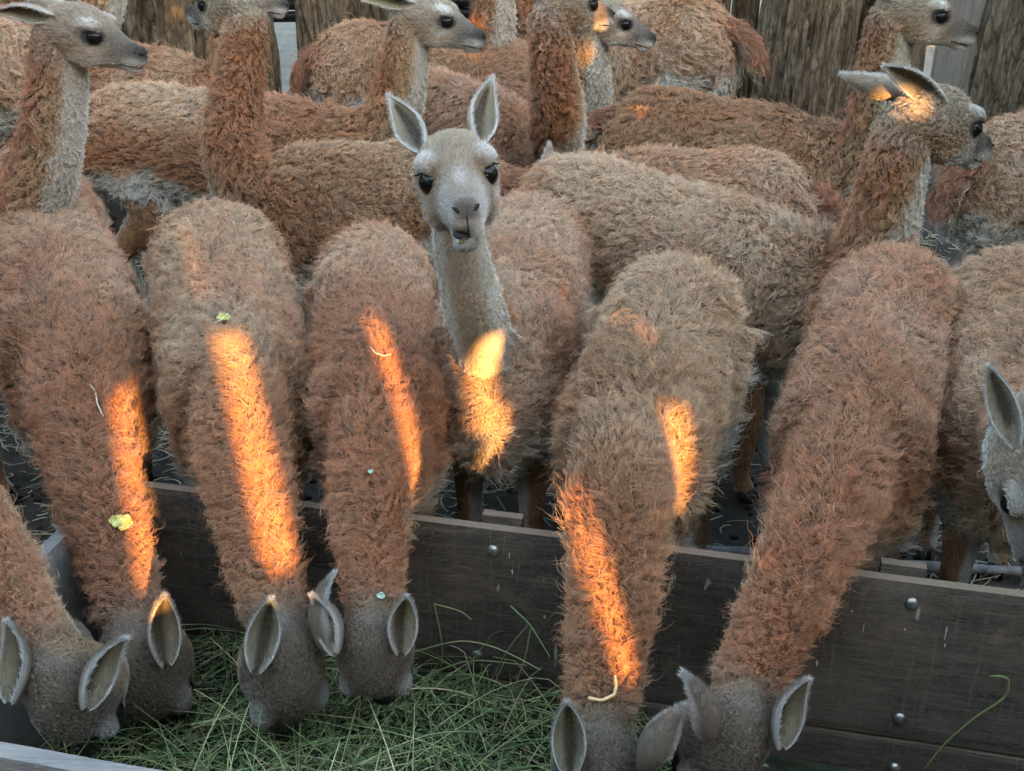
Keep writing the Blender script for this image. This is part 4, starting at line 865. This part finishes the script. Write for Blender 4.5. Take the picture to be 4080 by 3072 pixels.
# ------------------------------------------------------------------ bits caught on the wool
bpy.context.view_layer.update(); DG = bpy.context.evaluated_depsgraph_get()
def hit(px, py, lift_=.0):
    d = nrm(ray(px, py)); ok, loc, nn_, _, ob, _ = scene.ray_cast(DG, Vector(CAMP + d * .05), Vector(d))
    return (np.array(loc) - d * lift_, np.array(nn_)) if ok else (P(px, py, .8), np.array([0, -.6, .8]))
def flake(name, px, py, size, col_, label, cat, n=26, lift_=.030):
    # a crumpled leaf: several torn, curled blades
    c0, nn_ = hit(px, py, lift_); r = np.random.default_rng(int(px)); e1 = nrm(np.cross(nn_, [.2, .3, .9])); e2 = np.cross(nn_, e1); m = 12; V = []; F = []; cc = []
    for i in range(m + 1):
        for j in range(m + 1):
            a, b_ = (i / m - .5) * 2, (j / m - .5) * 2; rad = 1 - .35 * vnoise(np.array([[math.atan2(b_, a) * 2.0 + 9, px * .01, 3]]), 3)[0]
            k = max(abs(a), abs(b_)); l = math.hypot(a, b_) or 1; a2, b2 = a * k / l * rad, b_ * k / l * rad
            h = (vnoise(np.array([[a * 2.6 + px, b_ * 2.6, 1]]), 5)[0] - .5) * .55 * size
            V.append(c0 + e1 * a2 * size + e2 * b2 * size * .75 + nn_ * h); cc.append(np.array(col_) * r.uniform(.65, 1.2))
    for i in range(m):
        for j in range(m): q = i * (m + 1) + j; F.append((q, q + 1, q + m + 2, q + m + 1))
    V = np.array(V); k = len(V); V = np.concatenate([V, V - nn_ * .0012]); F = F + [tuple(x + k for x in f[::-1]) for f in F]
    return tag(mesh_obj(name, V, F, M_hay, org=c0, cols=np.array(cc + cc)), label, cat)
if ONLY is None:
    flake('leaf', 485, 2078, .030, (.50, .46, .16), 'crumpled yellow leaf stuck to the feeding guanaco neck', 'leaf')
    flake('leaf', 888, 1262, .020, (.42, .44, .15), 'small yellow-green leaf scrap on the back with the broad sun band', 'leaf')
    flake('lichen', 1518, 2372, .011, (.30, .42, .33), 'pale blue-green lichen scrap on the slim reddish neck', 'lichen', lift_=.025)
    flake('lichen', 1477, 1877, .007, (.33, .44, .36), 'tiny lichen crumb higher up the slim reddish neck', 'lichen', lift_=.03)
    M_chip, nt, b = newmat('straw_chip', .6, .3); b.inputs['Base Color'].default_value = (.55, .36, .18, 1)
    def chip(name, pts, r_, label, cat, mat, lf=.03): branch(name, [hit(x, y, lf)[0] for x, y in pts], r_, mat, label, cat, seg=6, rough=.15)
    chip('straw', [(2450, 2690), (2455, 2735), (2448, 2768), (2400, 2792), (2345, 2782)], .0032, 'bent golden straw chip on the pale sandy neck', 'straw', M_chip)
    M_pst, nt, b = newmat('pale_straw', .7, .3); b.inputs['Base Color'].default_value = (.55, .46, .33, 1)
    chip('straw', [(358, 1530), (380, 1560), (388, 1610), (412, 1660)], .0018, 'thin pale curved straw on the broad guanaco shoulder', 'straw', M_pst)
    chip('straw', [(1474, 1382), (1495, 1406), (1530, 1418), (1556, 1411)], .0014, 'thin pale curled straw on the slim reddish back', 'straw', M_pst)
    chip('straw', [(852, 1288), (880, 1275), (905, 1255)], .0014, 'green-gold straw beside the yellow-green leaf scrap', 'straw', M_pst)
    chip('straw', [(3288, 1235), (3296, 1282)], .0018, 'short white straw on the sideways stretching guanaco', 'straw', M_pst)
    chip('hay_wisp', [(1908, 903), (1930, 905), (1950, 893)], .0010, 'wisp of hay at the chewing guanaco lips', 'wisp', M_pst, .008)
# patches of low sun, measured where they fall: (top, foot, width in metres)
def hp(px, py): return hit(px, py, .02)[0]
SUN_GAPS = [
 (hp(450, 1560), hp(590, 2140), .058), (hp(905, 1340), hp(1120, 2290), .085), (hp(1440, 1270), hp(1640, 1930), .045), (hp(1960, 1350), hp(1930, 1735), .066),
 (hp(2650, 1620), hp(2680, 2040), .070),
 (hp(700, 900), hp(830, 1180), .018), (hp(2480, 1240), hp(2470, 1320), .03), (hp(2330, 185), hp(2330, 255), .032), (hp(700, 10), hp(700, 70), .03),
]
# ------------------------------------------------------------------ added unseen plank wall behind the camera, slit to shape the sun patches
WY = -2.7
def on_wall(p): p = np.asarray(p, float); return p - SUN_D * ((p[1] - WY) / SUN_D[1])
# gaps: (point at the top of a patch of sun, point at its foot, width in metres)
gaps = SUN_GAPS
slits = [(1.762, 1.815, 1.56, 1.95), (2.955, 3.03, 2.625, 2.685), (2.65, 2.69, 2.90, 3.06)]
for (a, b_, w) in gaps:
    qa, qb = on_wall(a), on_wall(b_); slits.append(((qa[0] + qb[0]) / 2 - w / 2, (qa[0] + qb[0]) / 2 + w / 2, min(qa[2], qb[2]), max(qa[2], qb[2])))
worg = np.array([2.0, WY, 0.0]); wall = tag(empty('gobo_wall', worg), 'added plank wall out of view, slit to throw the sun patches', 'wall')
xs = sorted({-4.2, 8.6} | {v for s_ in slits for v in s_[:2]})
edges = [xs[0]]
for x in xs[1:]:
    n = max(1, round((x - edges[-1]) / .22)); edges += list(np.linspace(edges[-1], x, n + 1)[1:])
WH = 5.6
for i in range(len(edges) - 1):
    x0, x1 = edges[i], edges[i + 1]
    if x1 - x0 < 1e-4: continue
    mid = (x0 + x1) / 2; cuts = sorted((s_[2], s_[3]) for s_ in slits if s_[0] - 1e-6 <= mid <= s_[1] + 1e-6)
    z = 0.0; spans = []
    for (a, b_) in cuts:
        if a > z: spans.append((z, a))
        z = max(z, b_)
    spans.append((z, WH))
    for (a, b_) in spans:
        V, F = box((x0 - .002, WY + (.0 if i % 2 else .004), a), np.array([x1 - x0 + .004, 0, 0]), np.array([0, .025, 0]), Z3 * (b_ - a)); mesh_obj('plank', V, F, M_plank, wall, worg, smooth=False)
for z in (.5, 3.6, 5.2):
    V, F = box((-4.2, WY - .06, z), np.array([12.8, 0, 0]), np.array([0, .05, 0]), Z3 * .10)
    if not any(s_[2] < z + .1 and s_[3] > z for s_ in slits): mesh_obj('rail', V, F, M_plank, wall, worg, smooth=False)
